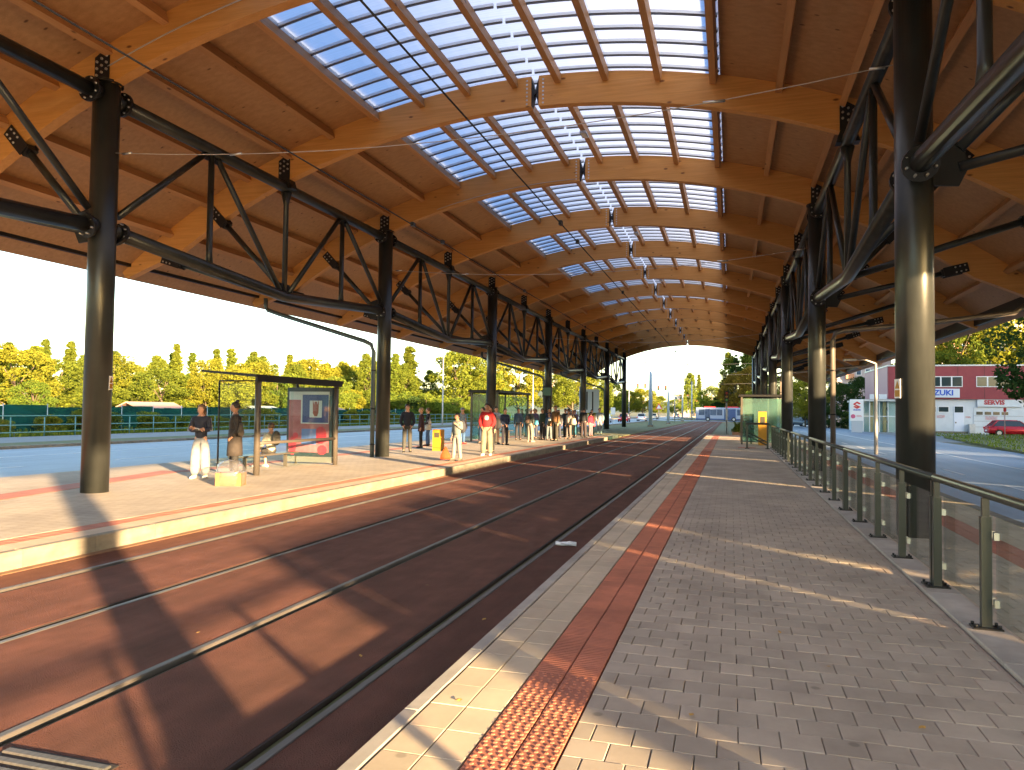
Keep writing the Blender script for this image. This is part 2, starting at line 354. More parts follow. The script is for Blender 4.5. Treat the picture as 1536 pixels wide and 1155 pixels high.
# right platform
plat = struct('platform_right', MB().box(KX0+.002, 4.25, -14, 58.2, -.5, -.03), BED)
lp = struct('platform_left', MB().box(-15.6, LK-.14, -14, 52.4, -.5, -.03), BED)
def tiles(name, x0, x1, y0, y1, w_, l_, mat_, parent, z=0, c=.004, gap=.0022, stag=0, nmax=300, jit=.0012, proto=None, far_c=True):
    cnt = 0; rest = MB(); me = None
    nx = int(round((x1-x0)/w_)); r = 0; y = y0
    h = MB().bev(-w_/2+gap, w_/2-gap, -l_/2+gap, l_/2-gap, -.03, 0, c); me = proto or h.mesh(name, mat_)
    while y < y1-.001:
        off = stag if r % 2 else 0; i = -1 if off else 0
        while True:
            a = x0+i*w_+off; b = a+w_
            if a >= x1-.001: break
            i += 1
            a2, b2 = max(a, x0), min(b, x1)
            if b2-a2 < .03: continue
            dz = random.uniform(-jit, jit)
            full = (b2-a2) > w_-.001
            if cnt < nmax and full:
                o = link(name, me, parent); o.location = ((a+b)/2, y+l_/2, z+dz); cnt += 1
                o.rotation_euler = (random.uniform(-1, 1)*jit*2, random.uniform(-1, 1)*jit*2, 0)
            else:
                g_ = gap
                rest.bev(a2+g_, b2-g_, y+g_, y+l_-g_, z-.03, z+dz, c)
        y += l_; r += 1
    if rest.v:
        o = rest.build(name+'_field', mat_, parent); o['kind'] = 'stuff'
tiles('paver', T2+.006, 1.69, 2.69, 58, .2, .2, PAVER, plat, stag=.1, nmax=300, jit=.0018)
tiles('edge_slab', KX1+.006, T0-.004, 2.69, 58, .2095, .3, SLAB, plat, nmax=300)
# tactile tiles with domes near the camera, ribbed beyond
dm = MB().bev(-.099, .099, -.099, .099, -.03, 0, .004)
for iy in range(5):
    for ix in range(4):
        cx = -.076+ix*.05+(.012 if iy % 2 else 0); cy = -.08+iy*.04
        R = []
        for (r0, z0) in ((.0135, 0), (.011, .0035), (.006, .005)): R.append([(cx+r0*cos(t*pi/3), cy+r0*sin(t*pi/3), z0) for t in range(6)])
        dm.loft(R, 0, False)
dome = dm.mesh('dome_tile', TACT)
rb = MB().bev(-.099, .099, -.099, .099, -.03, 0, .004)
for iy in range(6): rb.box(-.09, .09, -.088+iy*.032, -.074+iy*.032, -.001, .0025)
rib = rb.mesh('ribbed_tile', TACT)
ty = 2.84; n_ = 0; rest = MB()
while ty < 57.9:
    for cx in ((T0+T1)/2, (T1+T2)/2):
        if n_ < 300:
            o = link('tactile_tile', dome if ty < 4.62 else rib, plat); o.location = (cx, ty, .002+random.uniform(-.001, .001)); n_ += 1
        else:
            rest.bev(cx-.099, cx+.099, ty-.099, ty+.099, -.03, .002, .004)
    ty += .2008
rest.build('tactile_tile_field', TACT, plat)['kind'] = 'stuff'
g = MB()
for i in range(4):
    for j in range(4): g.bev(.33+i*.2, .528+i*.2, 36.6+j*.2, 36.798+j*.2, -.02, .006, .004)
g.build('tactile_tile_patch', TACT, plat)['kind'] = 'stuff'
y = -13.2
while y < 58:
    o = link('kerb_stone', MB().bev(KX0, KX1-.003, y+.003, y+1.057, -.5, .004, .008).mesh('kerb_stone', KERBR), plat); y += 1.06
y = -7.4; ks = None
while y < 37.6:
    if not ks: ks = MB().bev(-.145, .145, -.497, .497, -.05, .022, .008).mesh('rail_curb', KERBR)
    o = link('curb_slab', ks, plat); o.location = (1.845, y+.5, 0); y += 1.0
tiles('bus_side_paver', 2.0, 3.0, 5.5, 37, .2, .2, PAVER, plat, stag=.1, nmax=120)
tiles('bus_side_tactile', 3.0, 3.4, 8, 37, .2, .2, TACT, plat, nmax=0)
tiles('bus_side_slab', 3.4, 4.1, 8, 37, .233, .3, SLAB, plat, nmax=0)
MB().box(1.70, 4.1, 37.62, 57.9, -.03, -.002).build('far_paving', BRICKG, plat)
MB().box(2.0, 4.1, -14, 5.48, -.03, -.002).build('near_paving', BRICKG, plat)
MB().box(KX0+.1, 1.99, -14, 2.58, -.03, -.002).build('near_paving', BRICKG, plat)
MB().box(4.1, 4.28, -14, 58, -.5, .002).build('bus_kerb', KERB, plat)
# left platform paving
PAVL = mat('paver_left', (.42, .36, .28), .85, dirt=.25, dsc=(.8, .6, 1), c2=(.48, .41, .32), scale=1.2, bump=.3, bscale=150, bdist=.003)
n = PAVL.node_tree.nodes; L = PAVL.node_tree.links
br = n.new('ShaderNodeTexBrick'); br.inputs['Scale'].default_value = 1; br.inputs['Brick Width'].default_value = .2; br.inputs['Row Height'].default_value = .2
br.inputs['Mortar Size'].default_value = .004; br.inputs['Color1'].default_value = (1, 1, 1, 1); br.inputs['Color2'].default_value = (.9, .9, .9, 1); br.inputs['Mortar'].default_value = (.45, .45, .45, 1)
tc = n.new('ShaderNodeTexCoord'); L.new(tc.outputs['Object'], br.inputs[0])
mx = n.new('ShaderNodeMix'); mx.data_type = 'RGBA'; mx.blend_type = 'MULTIPLY'; mx.inputs[0].default_value = 1
src = n['Principled BSDF'].inputs['Base Color'].links[0].from_socket
L.new(src, mx.inputs[6]); L.new(br.outputs[0], mx.inputs[7]); L.new(mx.outputs[2], n['Principled BSDF'].inputs['Base Color'])
MB().box(-15.55, -8.37, -14, 52.3, -.03, 0).build('paving_sheet', PAVL, lp)
MB().box(-8.03, LK-.13, -14, 52.3, -.03, 0).build('edge_slab_band', SLAB, lp)
tiles('tactile_tile', -8.36, -8.04, 2.7, 52, .16, .16, TACT, lp, nmax=220)
g = MB(); g.prism([(-11.9, 7), (-13.75, 15.6), (-13.1, 15.6), (-11.25, 7)][::-1], .001, .0045); g.prism([(-13.4, 15.6), (-13.4, 52), (-12.9, 52), (-12.9, 15.6)][::-1], .001, .0045)
g.build('tactile_band', TACT, lp)
y = -13.5; i = 0
while y < 52.3:
    o = link('kerb_stone', MB().bev(LK-.125, LK, y+.003, y+.997, -.5, .004, .012).mesh('kerb_stone', KERB), lp); y += 1.0
MB().box(-15.6, LK, 52.3, 52.5, -.5, .0).build('end_kerb', KERB, lp)
# drain grate in the track
t = thing('drain_grate', 'slotted metal drain grate across the red track at the lower left corner', 'drain grate', (-3.35, 2.7, ZT))
g = MB().box(-3.66, -2.96, 2.30, 3.12, ZT, ZT+.004); g.build('frame', GRIME, t)
for i in range(9): MB().bev(-3.64, -2.98, 2.34+i*.088, 2.385+i*.088, ZT+.004, ZT+.016, .004).build('bar', RAILM, t)

# ------------------------------------------------------------------ CANOPY ROOF
roof = thing('canopy_roof', 'long arched timber roof with central skylight over the tram stop', 'roof', (AX, 0, 0))
ro = tuple(roof.location)
def arcsolid(xa, xb, d0, d1, ya, yb, n=24, taper=None):
    g = MB(); rings = []
    for i in range(n+1):
        x = xa+(xb-xa)*i/n; a = angx(x); lo = d0
        if taper: lo = d0+max(0, (abs(x-AX)-taper[0])/(taper[1]-taper[0]))*taper[2]
        p0 = arcp(a, lo); p1 = arcp(a, d1)
        rings.append([(p0[0]-AX, ya, p0[1]), (p0[0]-AX, yb, p0[1]), (p1[0]-AX, yb, p1[1]), (p1[0]-AX, ya, p1[1])])
    return g.loft(rings, 0, False)
HX = -4.55
beamL = arcsolid(-16.2, HX-.09, 0, AD, -.11, .11, 26, (10.4, 11.7, .5)).mesh('arch_beam', BEAM)
beamR = arcsolid(HX+.09, 7.85, 0, AD, -.11, .11, 26, (11.0, 12.4, .45)).mesh('arch_beam', BEAM)
g = MB()
for sx in (-1, 1):
    g.prism([(HX-AX+sx*.09, AZ+.02), (HX-AX+sx*.09, AZ+AD-.03), (HX-AX+sx*.02, AZ+AD*.62), (HX-AX+sx*.02, AZ+AD*.36)][::sx], -.1, .1, 0, Matrix.Rotation(pi/2, 4, 'X'))
g.tube([(HX-AX, -.12, AZ+AD*.48), (HX-AX, .12, AZ+AD*.48)], .055, 10)
hinge = g.mesh('apex_hinge', BLACK)
g = MB()
for sx in (-1, 1):
    for i in range(7):
        for yy in (-.118, .111): g.tube([(HX-AX+sx*.20, yy, AZ+.07+i*.095), (HX-AX+sx*.20, yy+.009, AZ+.07+i*.095)], .026, 6)
hbolt = g.mesh('bolts', BOLT)
for j in range(J0, J1+1):
    yj = Y1+6*j
    a = link('arch_beam', beamL, roof); a.location = (0, yj, 0)
    b = link('arch_beam', beamR, roof); b.location = (0, yj, 0)
    h = link('apex_hinge', hinge, a); hb = link('bolts', hbolt, a); hb['kind'] = 'stuff'
PX = [-15.1, -13.85, -12.6, -11.35, -10.08, -8.78, -7.52, -6.29, -5.06, -3.98, -2.83, -1.59, -.36, 1.05, 2.35, 3.6, 4.85, 6.1, 7.3]
pm = MB().box(-.07, .07, .112, 5.888, -.23, -.002).mesh('purlin', PURL)
dL = arcsolid(-16.35, -8.74, AD+.002, AD+.14, .0, 5.995, 14).mesh('deck_panel', DECK)
dR = arcsolid(-.41, 8.05, AD+.002, AD+.14, .0, 5.995, 14).mesh('deck_panel', DECK)
sp = [arcsolid(PX[i]+.0, PX[i+1]-.004, AD+.075, AD+.085, .0, 5.99, 4).mesh('skylight_panel', POLY) for i in range(5, 12)]
def ribmesh(xa, xb):
    g = arcsolid(xa, xb, AD+.01, AD+.07, -.035, .035, 12)
    h = arcsolid(xa, xb, AD-.02, AD+.009, -.012, .012, 12)
    b = len(g.v); g.v += h.v; g.f += [tuple(i+b for i in f) for f in h.f]; g.m += [1]*len(h.f); g.s += h.s
    return g.mesh('skylight_rib', [ALU, ALUD])
rL = ribmesh(-8.70, HX-.03); rR = ribmesh(HX+.03, -.43)
fL = MB().box(-16.47-AX, -16.36-AX, 0, 5.99, arcz(-16.4, AD)-.06, arcz(-16.4, AD)+.2).mesh('eave_board', BLACK)
fR = MB().box(8.06-AX, 8.2-AX, 0, 5.99, arcz(8.1, AD)-.34, arcz(8.1, AD)+.16).mesh('eave_board', BLACK)
for j in range(J0, J1):
    yj = Y1+6*j
    for x in PX:
        a = angx(x, AD); p = arcp(a, AD); o = link('purlin', pm, roof); o.location = (p[0]-AX, yj, p[1]); o.rotation_euler = (0, a, 0)
    for me in (dL, dR): link('deck_panel', me, roof).location = (0, yj, 0)
    for me in sp: link('skylight_panel', me, roof).location = (0, yj, 0)
    for me in (fL, fR): link('eave_board', me, roof).location = (0, yj, 0)
    if j >= -1:
        for i in range(10):
            link('skylight_rib', rL, roof).location = (0, yj+.3+.6*i, 0)
            link('skylight_rib', rR, roof).location = (0, yj+.33+.6*i, 0)
g = MB()
for x in (-8.78, -.36): g.box(x-AX-.07, x-AX+.07, Y1+6*J0, Y1+6*J1, arcz(x, AD)+.02, arcz(x, AD)+.16)
o = link('skylight_kerb', g.mesh('skylight_kerb', ALU), roof)
# end fascia arch trims
for yy in (Y1+6*J0-.12, Y1+6*J1+.12):
    g = arcsolid(-16.4, 8.1, AD-.02, AD+.2, yy-.02, yy+.02, 40); link('end_trim', g.mesh('end_trim', BLACK), roof)
# cable on the arch and small light fittings
def arccable(j, xa, xb, d, r=.014):
    return MB().tube([(AX+(AR+d)*sin(angx(xa+(xb-xa)*i/24, d)), Y1+6*j-.125, AZ-AR+(AR+d)*cos(angx(xa+(xb-xa)*i/24, d))) for i in range(25)], r, 6)
CAB = mat('grey_cable', (.45, .40, .36), .6)
tag(arccable(0, -11.3, -4.8, .32).build('conduit', CAB), 'grey cable clipped along the nearest timber arch', 'cable')
tag(arccable(2, -9.5, -4.8, .07, .011).build('conduit', CAB), 'thin grey cable along the underside of the third arch', 'cable')
lum = thing('luminaire', 'small grey light fitting under the second skylight bay', 'light fitting', (-3.95, 20.3, arcz(-4, AD)-.36), 0, 'light fittings under the skylight')
MB().bev(-.09, .09, -.22, .22, 0, .07, .02).build('housing', GALV, lum, False); MB().box(-.07, .07, -.19, .19, -.012, -.001).build('diffuser', SIGNW, lum, False)
MB().tube([(0, 0, .07), (0, 0, .2)], .012, 6).build('hanger', GALV, lum, False)
for i, y in enumerate((32.3, 44.3, 56.3)): ctree(lum, (-3.95, y, arcz(-4, AD)-.36), 0, 'small grey light fitting under the '+['fourth', 'sixth', 'eighth'][i]+' skylight bay')

# ------------------------------------------------------------------ COLUMNS
def warn_sign(parent, x, y, z, ang):
    M = Matrix.Translation((x, y, z)) @ Matrix.Rotation(ang, 4, 'Z')
    g = MB().box(-.075, .075, -.006, 0, -.13, .13, 0, M); o = g.build('warning_plate', SIGNW, parent)
    g = MB().prism([(-.06, .0), (.06, .0), (0, .11)], .007, .009, 0, M @ Matrix.Rotation(pi/2, 4, 'X')); g.box(-.06, .06, -.009, -.0065, -.11, -.02, 0, M)
    g.build('warning_symbol', YEL, o)
def column(x, k, label):
    y = Y1+12*k; s = -1 if x < 0 else 1
    t = thing('steel_column', label, 'column', (x, y, 0), 0, 'dark round steel columns carrying the roof')
    R = .24
    MB().tube([(x, y, -.05), (x, y, 7.72)], R, 28).build('shaft', STEEL, t)
    MB().tube([(x, y, 7.72), (x, y, 7.76)], R+.05, 24, 0, True, False).build('cap_plate', BLACK, t)
    for yy in (-.135, .125):
        pp = [(-.17, 7.76), (.17, 7.76), (.17, 8.33), (.13, 8.40), (-.17, 8.22)] if x < 0 else [(-.17, 7.76), (.17, 7.76), (.17, 8.22), (-.13, 8.40), (-.17, 8.33)]
        M = Matrix.Translation((x, y+yy, 0)) @ Matrix.Rotation(pi/2, 4, 'X')
        gp = MB().prism(pp, -.012, .0, 0, M).build('gusset_plate', BLACK, t)
        if k < 4:
            g = MB()
            for i in range(3):
                for jj in range(3):
                    zz = 7.87+jj*.13+(i*.05 if x < 0 else (2-i)*.05)
                    g.tube([(x-.11+i*.11, y+yy-.022, zz), (x-.11+i*.11, y+yy+.03, zz)], .028, 6)
            g.build('bolts', BOLT, gp)['kind'] = 'stuff'
    for yy in (-1, 1):
        for z in (ZTOP, ZBN-.12):
            fl = MB().tube([(x, y+yy*.36, z), (x, y+yy*.42, z-(0.02 if z < 6 else 0))], .235, 18, 0, True, False).build('flange', BLACK, t)
            if k < 3:
                g = MB()
                for a in range(8):
                    g.tube([(x+.19*cos(a*pi/4+.4), y+yy*.33, z+.19*sin(a*pi/4+.4)), (x+.19*cos(a*pi/4+.4), y+yy*.45, z+.19*sin(a*pi/4+.4))], .018, 6)
                g.build('bolts', BOLT, fl)['kind'] = 'stuff'
        MB().tube([(x, y+yy*.2, ZTOP), (x, y+yy*.36, ZTOP)], .15, 14).build('chord_stub', STEEL, t)
        MB().tube([(x, y+yy*.2, ZBN-.08), (x, y+yy*.36, ZBN-.115)], .15, 14).build('chord_stub', STEEL, t)
    # outboard node plate
    M = Matrix.Translation((x, y, 0)) @ Matrix.Rotation(pi/2, 4, 'X')
    np_ = MB().prism([(s*.2, 4.75), (s*.55, 4.72), (s*.66, 4.95), (s*.6, 5.3), (s*.2, 5.42)][::-s], -.015, .015, 0, M).build('node_plate', BLACK, t)
    if k == 0:
        if x < 0: warn_sign(t, x+.236*cos(.35), y+.236*sin(.35), 2.05, radians(90)+.35)
        else: warn_sign(t, x-.236*cos(.3), y-.236*sin(.3), 1.98, radians(-90)+.3)
    return t
LN = ['nearest', 'second', 'third', 'fourth', 'fifth', 'sixth', 'seventh']
for k in range(-1, 7):
    if k < 0:
        column(XL, k, 'round steel column of the left row standing behind the viewer'); column(XR, k, 'round steel column of the right row standing behind the viewer')
    else:
        column(XL, k, ['dark round steel column at far left with yellow warning plate, nearest of the left row', 'second column of the left row, with a grey downpipe beside it',
            'third column of the left row, behind the person in the red hoodie', 'fourth column of the left row, rising behind the waiting crowd',
            'fifth column of the left row, beside the far end of the crowd', 'sixth column of the left row, just past the crowd', 'seventh and farthest column of the left row at the roof end'][k])
        column(XR, k, ['big dark round column at right behind the glass railing, nearest of the right row', 'second column of the right row, with sunlit stripe and pipe beside it',
            'third column of the right row, beside the handrail', 'fourth column of the right row, near the right shelter', 'fifth column of the right row, behind the right shelter',
            'sixth column of the right row, seen as a thin dark post', 'seventh and farthest column of the right row'][k])

# ------------------------------------------------------------------ TRUSSES (one per bay and side)
def truss(x, k, label):
    s = -1 if x < 0 else 1; y0 = Y1+12*k; ym = y0+6
    t = thing('roof_truss', label, 'truss', (x, y0, 0), 0, 'tubular steel trusses between the columns')
    n = 14 if k < 3 else 8
    MB().tube([(x, y0+.42, ZTOP), (x, y0+11.58, ZTOP)], .135, n+4).build('top_chord', STEEL, t)
    MB().tube([(x, y0+.42, ZBN-.12), (x, ym, ZBM), (x, y0+11.58, ZBN-.12)], .14, n+4).build('bottom_chord', STEEL, t)
    zb = lambda yy: ZBM+(ZBN-.12-ZBM)*abs(yy-ym)/5.6
    for yy in (y0+3, y0+9): MB().tube([(x, yy, zb(yy)+.05), (x, yy, zb(yy)+.32), (x, yy, ZTOP-.1)], [.095, .07, .07], n).build('post', STEEL, t)
    MB().tube([(x, ym, ZBM+.1), (x, ym, ZTOP-.45), (x, ym, ZTOP-.12)], [.07, .07, .15], n).build('post', STEEL, t)
    for a, b in (((y0+.35, ZBN+.2), (y0+2.8, ZTOP-.14)), ((y0+3.2, ZTOP-.14), (ym-.2, ZBM+.12)), ((ym+.2, ZBM+.12), (y0+8.8, ZTOP-.14)), ((y0+9.2, ZTOP-.14), (y0+11.65, ZBN+.2))):
        MB().tube([(x, a[0], a[1]), (x, b[0], b[1])], .068, n).build('diagonal', STEEL, t)
    for yy in (y0+3, y0+9):
        MB().box(x-.012, x+.012, yy-.3, yy+.3, ZTOP-.28, ZTOP-.1).build('node_plate', BLACK, t)
    MB().prism([(ym-.34, ZBM+.05), (ym+.34, ZBM+.05), (ym+.22, ZBM+.34), (ym-.22, ZBM+.34)][::-1], -.012, .012, 0, Matrix.Translation((x, 0, 0)) @ Matrix(((0, 0, 1, 0), (1, 0, 0, 0), (0, 1, 0, 0), (0, 0, 0, 1)))).build('node_plate', BLACK, t)
    # arch shoe over the middle post
    g = MB().prism([(-.24, ZTOP-.04), (.24, ZTOP-.04), (.16, 7.72), (-.16, 7.72)], -.13, .13, 0, Matrix.Translation((x, ym, 0)) @ Matrix.Rotation(pi/2, 4, 'X'))
    g.build('arch_shoe', BLACK, t)
    for yy in (-.135, .125):
        M = Matrix.Translation((x, ym+yy, 0)) @ Matrix.Rotation(pi/2, 4, 'X')
        pp = [(-.17, 7.72), (.17, 7.72), (.17, 8.33), (.13, 8.40), (-.17, 8.2)] if x < 0 else [(-.17, 7.72), (.17, 7.72), (.17, 8.2), (-.13, 8.40), (-.17, 8.33)]
        gp = MB().prism(pp, -.012, 0, 0, M).build('gusset_plate', BLACK, t)
        if k < 3:
            g = MB()
            for i in range(3):
                for jj in range(3):
                    zz = 7.87+jj*.13+(i*.05 if x < 0 else (2-i)*.05); g.tube([(x-.11+i*.11, ym+yy-.022, zz), (x-.11+i*.11, ym+yy+.03, zz)], .028, 6)
            g.build('bolts', BOLT, gp)['kind'] = 'stuff'
    # outboard struts at the column end and at the middle node
    for yy, z0 in ((y0, ZBN), (ym, ZBM+.1)):
        for (dx, z1, up_) in ((2.05, 6.80, .15), (3.55, 5.66, -.1)):
            p0 = Vector((x+s*(.55 if yy == y0 else .12), yy, z0+up_)); p1 = Vector((x+s*dx, yy, z1)); d = (p1-p0).normalized()
            MB().tube([p0, p1], .072, n).build('strut', STEEL, t)
            h = MB(); q = p1-d*.28; e = d.cross(Vector((0, 1, 0))).normalized()
            M = Matrix(((d.x, 0, e.x, q.x), (0, 1, 0, yy), (d.z, 0, e.z, q.z), (0, 0, 0, 1)))
            h.box(0, .62, -.135, -.115, -.13, .13, 0, M); h.box(0, .62, .115, .135, -.13, .13, 0, M); h.box(-.05, .24, -.115, .115, -.1, .1, 0, M)
            hp = h.build('strut_head', BLACK, t)
            if k < 3:
                g = MB()
                for i in range(3):
                    for jj in (-.07, .07):
                        v = M @ Vector((.3+i*.12, 0, jj)); g.tube([(v.x, yy-.15, v.z), (v.x, yy+.15, v.z)], .024, 6)
                g.build('bolts', BOLT, hp)['kind'] = 'stuff'
    return t
for k in range(-1, 6):
    truss(XL, k, 'tubular steel truss of the left row over the viewer' if k < 0 else 'tubular steel truss of the left row between its %s and %s columns' % (ORD[k], ORD[k+1]))
    truss(XR, k, 'tubular steel truss of the right row over the viewer' if k < 0 else 'tubular steel truss of the right row between its %s and %s columns' % (ORD[k], ORD[k+1]))

# downpipes
def downpipe(x, y, s, label, r=.075):
    if s < 0: P = [(-15.87, y, 5.5), (-15.87, y, 5.22), (-15.78, y, 5.08), (-15.3, y, 4.92), (-11.95, y, 3.92), (-11.70, y, 3.80), (-11.60, y, 3.55), (-11.60, y, -.02)]
    else: P = [(7.9, y, 4.75), (7.6, y, 4.52), (5.4, y, 4.28), (3.2, y, 4.10), (2.98, y, 4.04), (2.9, y, 3.8), (2.9, y, -.02)]
    t = thing('downpipe', label, 'downpipe', (P[-1][0], y, 0), 0, 'rainwater downpipes beside the columns')
    MB().tube(P, r, 12).build('pipe', DPIPE, t)
    for z in (.4, 1.6, 2.9): MB().tube([(P[-1][0], y, z), (P[-1][0], y, z+.04)], r+.012, 12).build('bracket', BLACK, t)
DPIPE = mat('downpipe_grey', (.10, .13, .14), .4, .5)
DPIPE_LIT = mat('downpipe_grey_lit', (.19, .165, .14), .35, .5)  # same grey pipe, its sunlit tone painted into the colour
for k in (1, 3, 5): downpipe(XL, Y1+12*k-.42, -1, 'grey rainwater pipe bending down beside the %s column of the left row' % ORD[k])
DP = DPIPE; DPIPE = DPIPE_LIT
for k in (1, 3): downpipe(XR, Y1+12*k+.6, 1, 'grey rainwater pipe painted sunlit pale, bending down behind the %s column of the right row' % ORD[k])

# ------------------------------------------------------------------ GLASS RAILING
t = thing('glass_railing', 'dark steel handrail with glass panels along the right platform', 'railing', (1.85, 6.4, 0))
post = MB().box(-.035, .035, -.028, .028, .03, .86).box(-.024, .024, -.02, .02, .86, 1.0); post.box(-.009, .009, .03, .046, .05, .82)
post = post.mesh('post', RAILP)
foot = MB().bev(-.1, .1, -.065, .065, .022, .036, .004)
for sx in (-1, 1):
    for sy in (-1, 1): foot.tube([(sx*.08, sy*.045, .034), (sx*.08, sy*.045, .058)], .012, 6)
foot = foot.mesh('base_plate', BLACK)
cl = MB()
for z in (.22, .72):
    for sy in (-.045, .06): cl.bev(.04, .075, sy-.018, sy+.018, z-.03, z+.03, .004)
cl = cl.mesh('glass_clamp', BOLT)
ys = [5.02+1.44*i for i in range(-9, 23)]
for i, y in enumerate(ys):
    for dy in ((-.05, .05) if i % 4 == 3 else (0,)):
        p = link('post', post, t); p.location = (0, y-6.4+dy, 0); link('base_plate', foot, p)
    c = link('glass_clamp', cl, t); c.location = (0, y-6.4, 0)
    if i < len(ys)-1:
        MB().box(1.905, 1.915, y+.05, y+1.39, .1, .86).build('glass_panel', GLASST, t)
for i in range(0, 9):
    a = ys[0]-.3 if i == 0 else ys[min(i*4-1, len(ys)-1)]+.006; b = ys[min(i*4+3, len(ys)-1)]-.006
    if b > a: MB().tube([(1.85, a, 1.035), (1.85, b, 1.035)], .036, 14).build('handrail', RAILP, t)
# end frame, turns across the platform at the far end
t = thing('barrier_frame', 'low dark steel barrier frame at the far end of the glass railing', 'barrier', (1.2, 36.2, 0))
for x in (.72, 1.62):
    MB().box(x-.04, x+.04, 36.15, 36.23, 0, 1.1).build('post', RAILP, t); MB().bev(x-.1, x+.1, 36.09, 36.29, 0, .03, .005).build('base_plate', BLACK, t)
MB().box(.66, 1.68, 36.14, 36.24, 1.1, 1.2).build('top_rail', BLACK, t)
MB().tube([(.74, 36.19, .75), (1.62, 36.9, .30)], .03, 8).build('brace', BLACK, t); MB().tube([(.74, 36.19, .6), (1.62, 36.9, .16)], .03, 8).build('brace', BLACK, t)
MB().box(.78, 1.56, 36.185, 36.195, .12, 1.05).build('glass_panel', GLASST, t)

# ------------------------------------------------------------------ WIRES under the roof
WIRE = mat('wire', (.02, .02, .02), .5)
def wire(P, r, label, grp=None, name='overhead_wire'):
    return tag(MB().tube(P, r, 5).build(name, WIRE), label, 'wire', grp)
def hang(name_label, X, z):
    t = thing('contact_wire', name_label, 'wire', (X, 0, z))
    MB().tube([(X, -5, z), (X, 170, z)], .012, 5).build('conductor', WIRE, t)
    for y in (13.6, 15.2, 22, 32, 44, 56): MB().box(X-.03, X+.03, y-.06, y+.06, z-.03, z+.05).build('clamp', BLACK, t)
hang('thick contact wire over the near track, crossing the skylight', -3.08, 5.15); hang('thin contact wire over the far track', -6.1, 5.3)
for i, (k, lab) in enumerate([(0, 'nearest'), (1, 'second'), (3, 'fourth')]):
    y = Y1+12*k; P = []
    for q in range(13):
        u = q/12; x = (XL+.25)+(XR-XL-.5)*u; P.append((x, y, 6.4-4*.42*u*(1-u)+.08*u))
    t = thing('span_wire', 'cross span wire between the %s columns of both rows' % lab, 'wire', (XL, y, 6.4), 0, 'cross span wires under the roof')
    MB().tube(P, .008, 5).build('cable', CAB, t)
    for u, w_ in ((.02, .1), (.985, .1), (.2, .12), (.82, .16)):
        x = (XL+.25)+(XR-XL-.5)*u; z = 6.4-4*.42*u*(1-u)+.08*u
        MB().tube([(x-w_, y, z), (x+w_, y, z)], .022, 6).build('tensioner', BOLT, t)

# ------------------------------------------------------------------ SHELTERS
def poster(parent, x0, x1, y, z0, z1):
    NAVY = mat('poster_navy', (.015, .03, .16), .4); ROSE = mat('poster_rose', (.26, .06, .075), .4, c2=(.34, .13, .15), scale=3)
    PALE = mat('poster_pale', (.40, .45, .52), .4); MAR = mat('poster_brown', (.22, .06, .04), .5); REDP = mat('poster_red', (.42, .03, .05), .5)
    bd = MB().box(x0, x1, y-.05, y+.05, z0, z1).build('advert_panel', mat('panel_frame', (.03, .05, .06), .4, .3), parent)
    MB().box(x0+.07, x1-.09, y-.056, y-.052, z0+.12, z1-.12).build('poster_sheet', ROSE, bd)
    MB().box(x0+.07, x1-.09, y-.060, y-.057, z1-.36, z1-.12).build('poster_sheet', PALE, bd)
    a = x0+.52; b = x1-.10; za = z0+.95; zb = z1-.2
    MB().box(a-.05, b, y-.066, y-.0605, za, zb+.03).build('poster_sheet', PALE, bd)
    MB().box(a, b-.01, y-.070, y-.0665, za+.03, zb-.01).build('poster_sheet', NAVY, bd)
    MB().box(a+.24, b-.22, y-.074, y-.0705, za+.18, zb-.18).build('poster_sheet', PALE, bd)
    cx = (a+.24+b-.22)/2; g = MB()
    g.prism([(cx-.09, za+.3), (cx-.04, za+.22), (cx+.05, za+.22), (cx+.09, za+.32), (cx+.1, za+.7), (cx+.05, zb-.3), (cx+.04, zb-.21), (cx-.04, zb-.21), (cx-.05, zb-.3), (cx-.1, za+.7)], .0745, .077, 0, Matrix.Translation((0, y, 0)) @ Matrix.Rotation(pi/2, 4, 'X'))
    g.build('poster_figure', MAR, bd)
    g = MB()
    for (px, pz, w_, h_) in ((x0+.2, z0+.3, .13, .28), (x1-.35, z0+.62, .19, .26), (x0+.3, z0+.6, .09, .09), (x1-.3, z0+.2, .16, .14)):
        g.prism([(px+w_*cos(q*pi/5), pz+h_*sin(q*pi/5)) for q in range(10)], .058, .0605, 0, Matrix.Translation((0, y, 0)) @ Matrix.Rotation(pi/2, 4, 'X'))
    g.build('poster_blot', REDP, bd)
    MB().box(x0+.5, x1-.5, y-.0605, y-.058, z0+.35, z0+.8).build('poster_sheet', mat('poster_blue', (.10, .16, .40), .5), bd)
t = thing('bus_shelter', 'glass bus shelter with flat dark roof and framed posters on the left platform, nearest', 'shelter', (-11, 15.4, 0), 0, 'shelters on the platforms')
g = MB(); g.prism([(-12.32, 2.47), (-10.78, 2.34), (-10.78, 2.41), (-12.32, 2.52)], -19.35, -15.2, 0, Matrix.Rotation(pi/2, 4, 'X')); g.build('roof', BLACK, t)
MB().box(-10.84, -10.78, 15.25, 19.3, 2.24, 2.34).build('gutter', BLACK, t)
SHP = mat('shelter_post', (.10, .085, .07), .4, .3)
for (x, y, r) in ((-10.87, 15.42, .075), (-10.9, 19.16, .07), (-12.2, 19.2, .04)): MB().tube([(x, y, 0), (x, y, 2.34)], r, 12).build('post', SHP, t)
MB().tube([(-11.95, 15.4, 0), (-11.95, 15.4, 2.26)], .022, 8).build('post', BLACK, t); MB().tube([(-11.95, 15.4, 2.26), (-10.9, 15.4, 2.26)], .018, 8).build('rail', BLACK, t)
MB().box(-11.93, -10.96, 15.39, 15.40, .15, 2.22).build('glass_panel', GLASST, t)
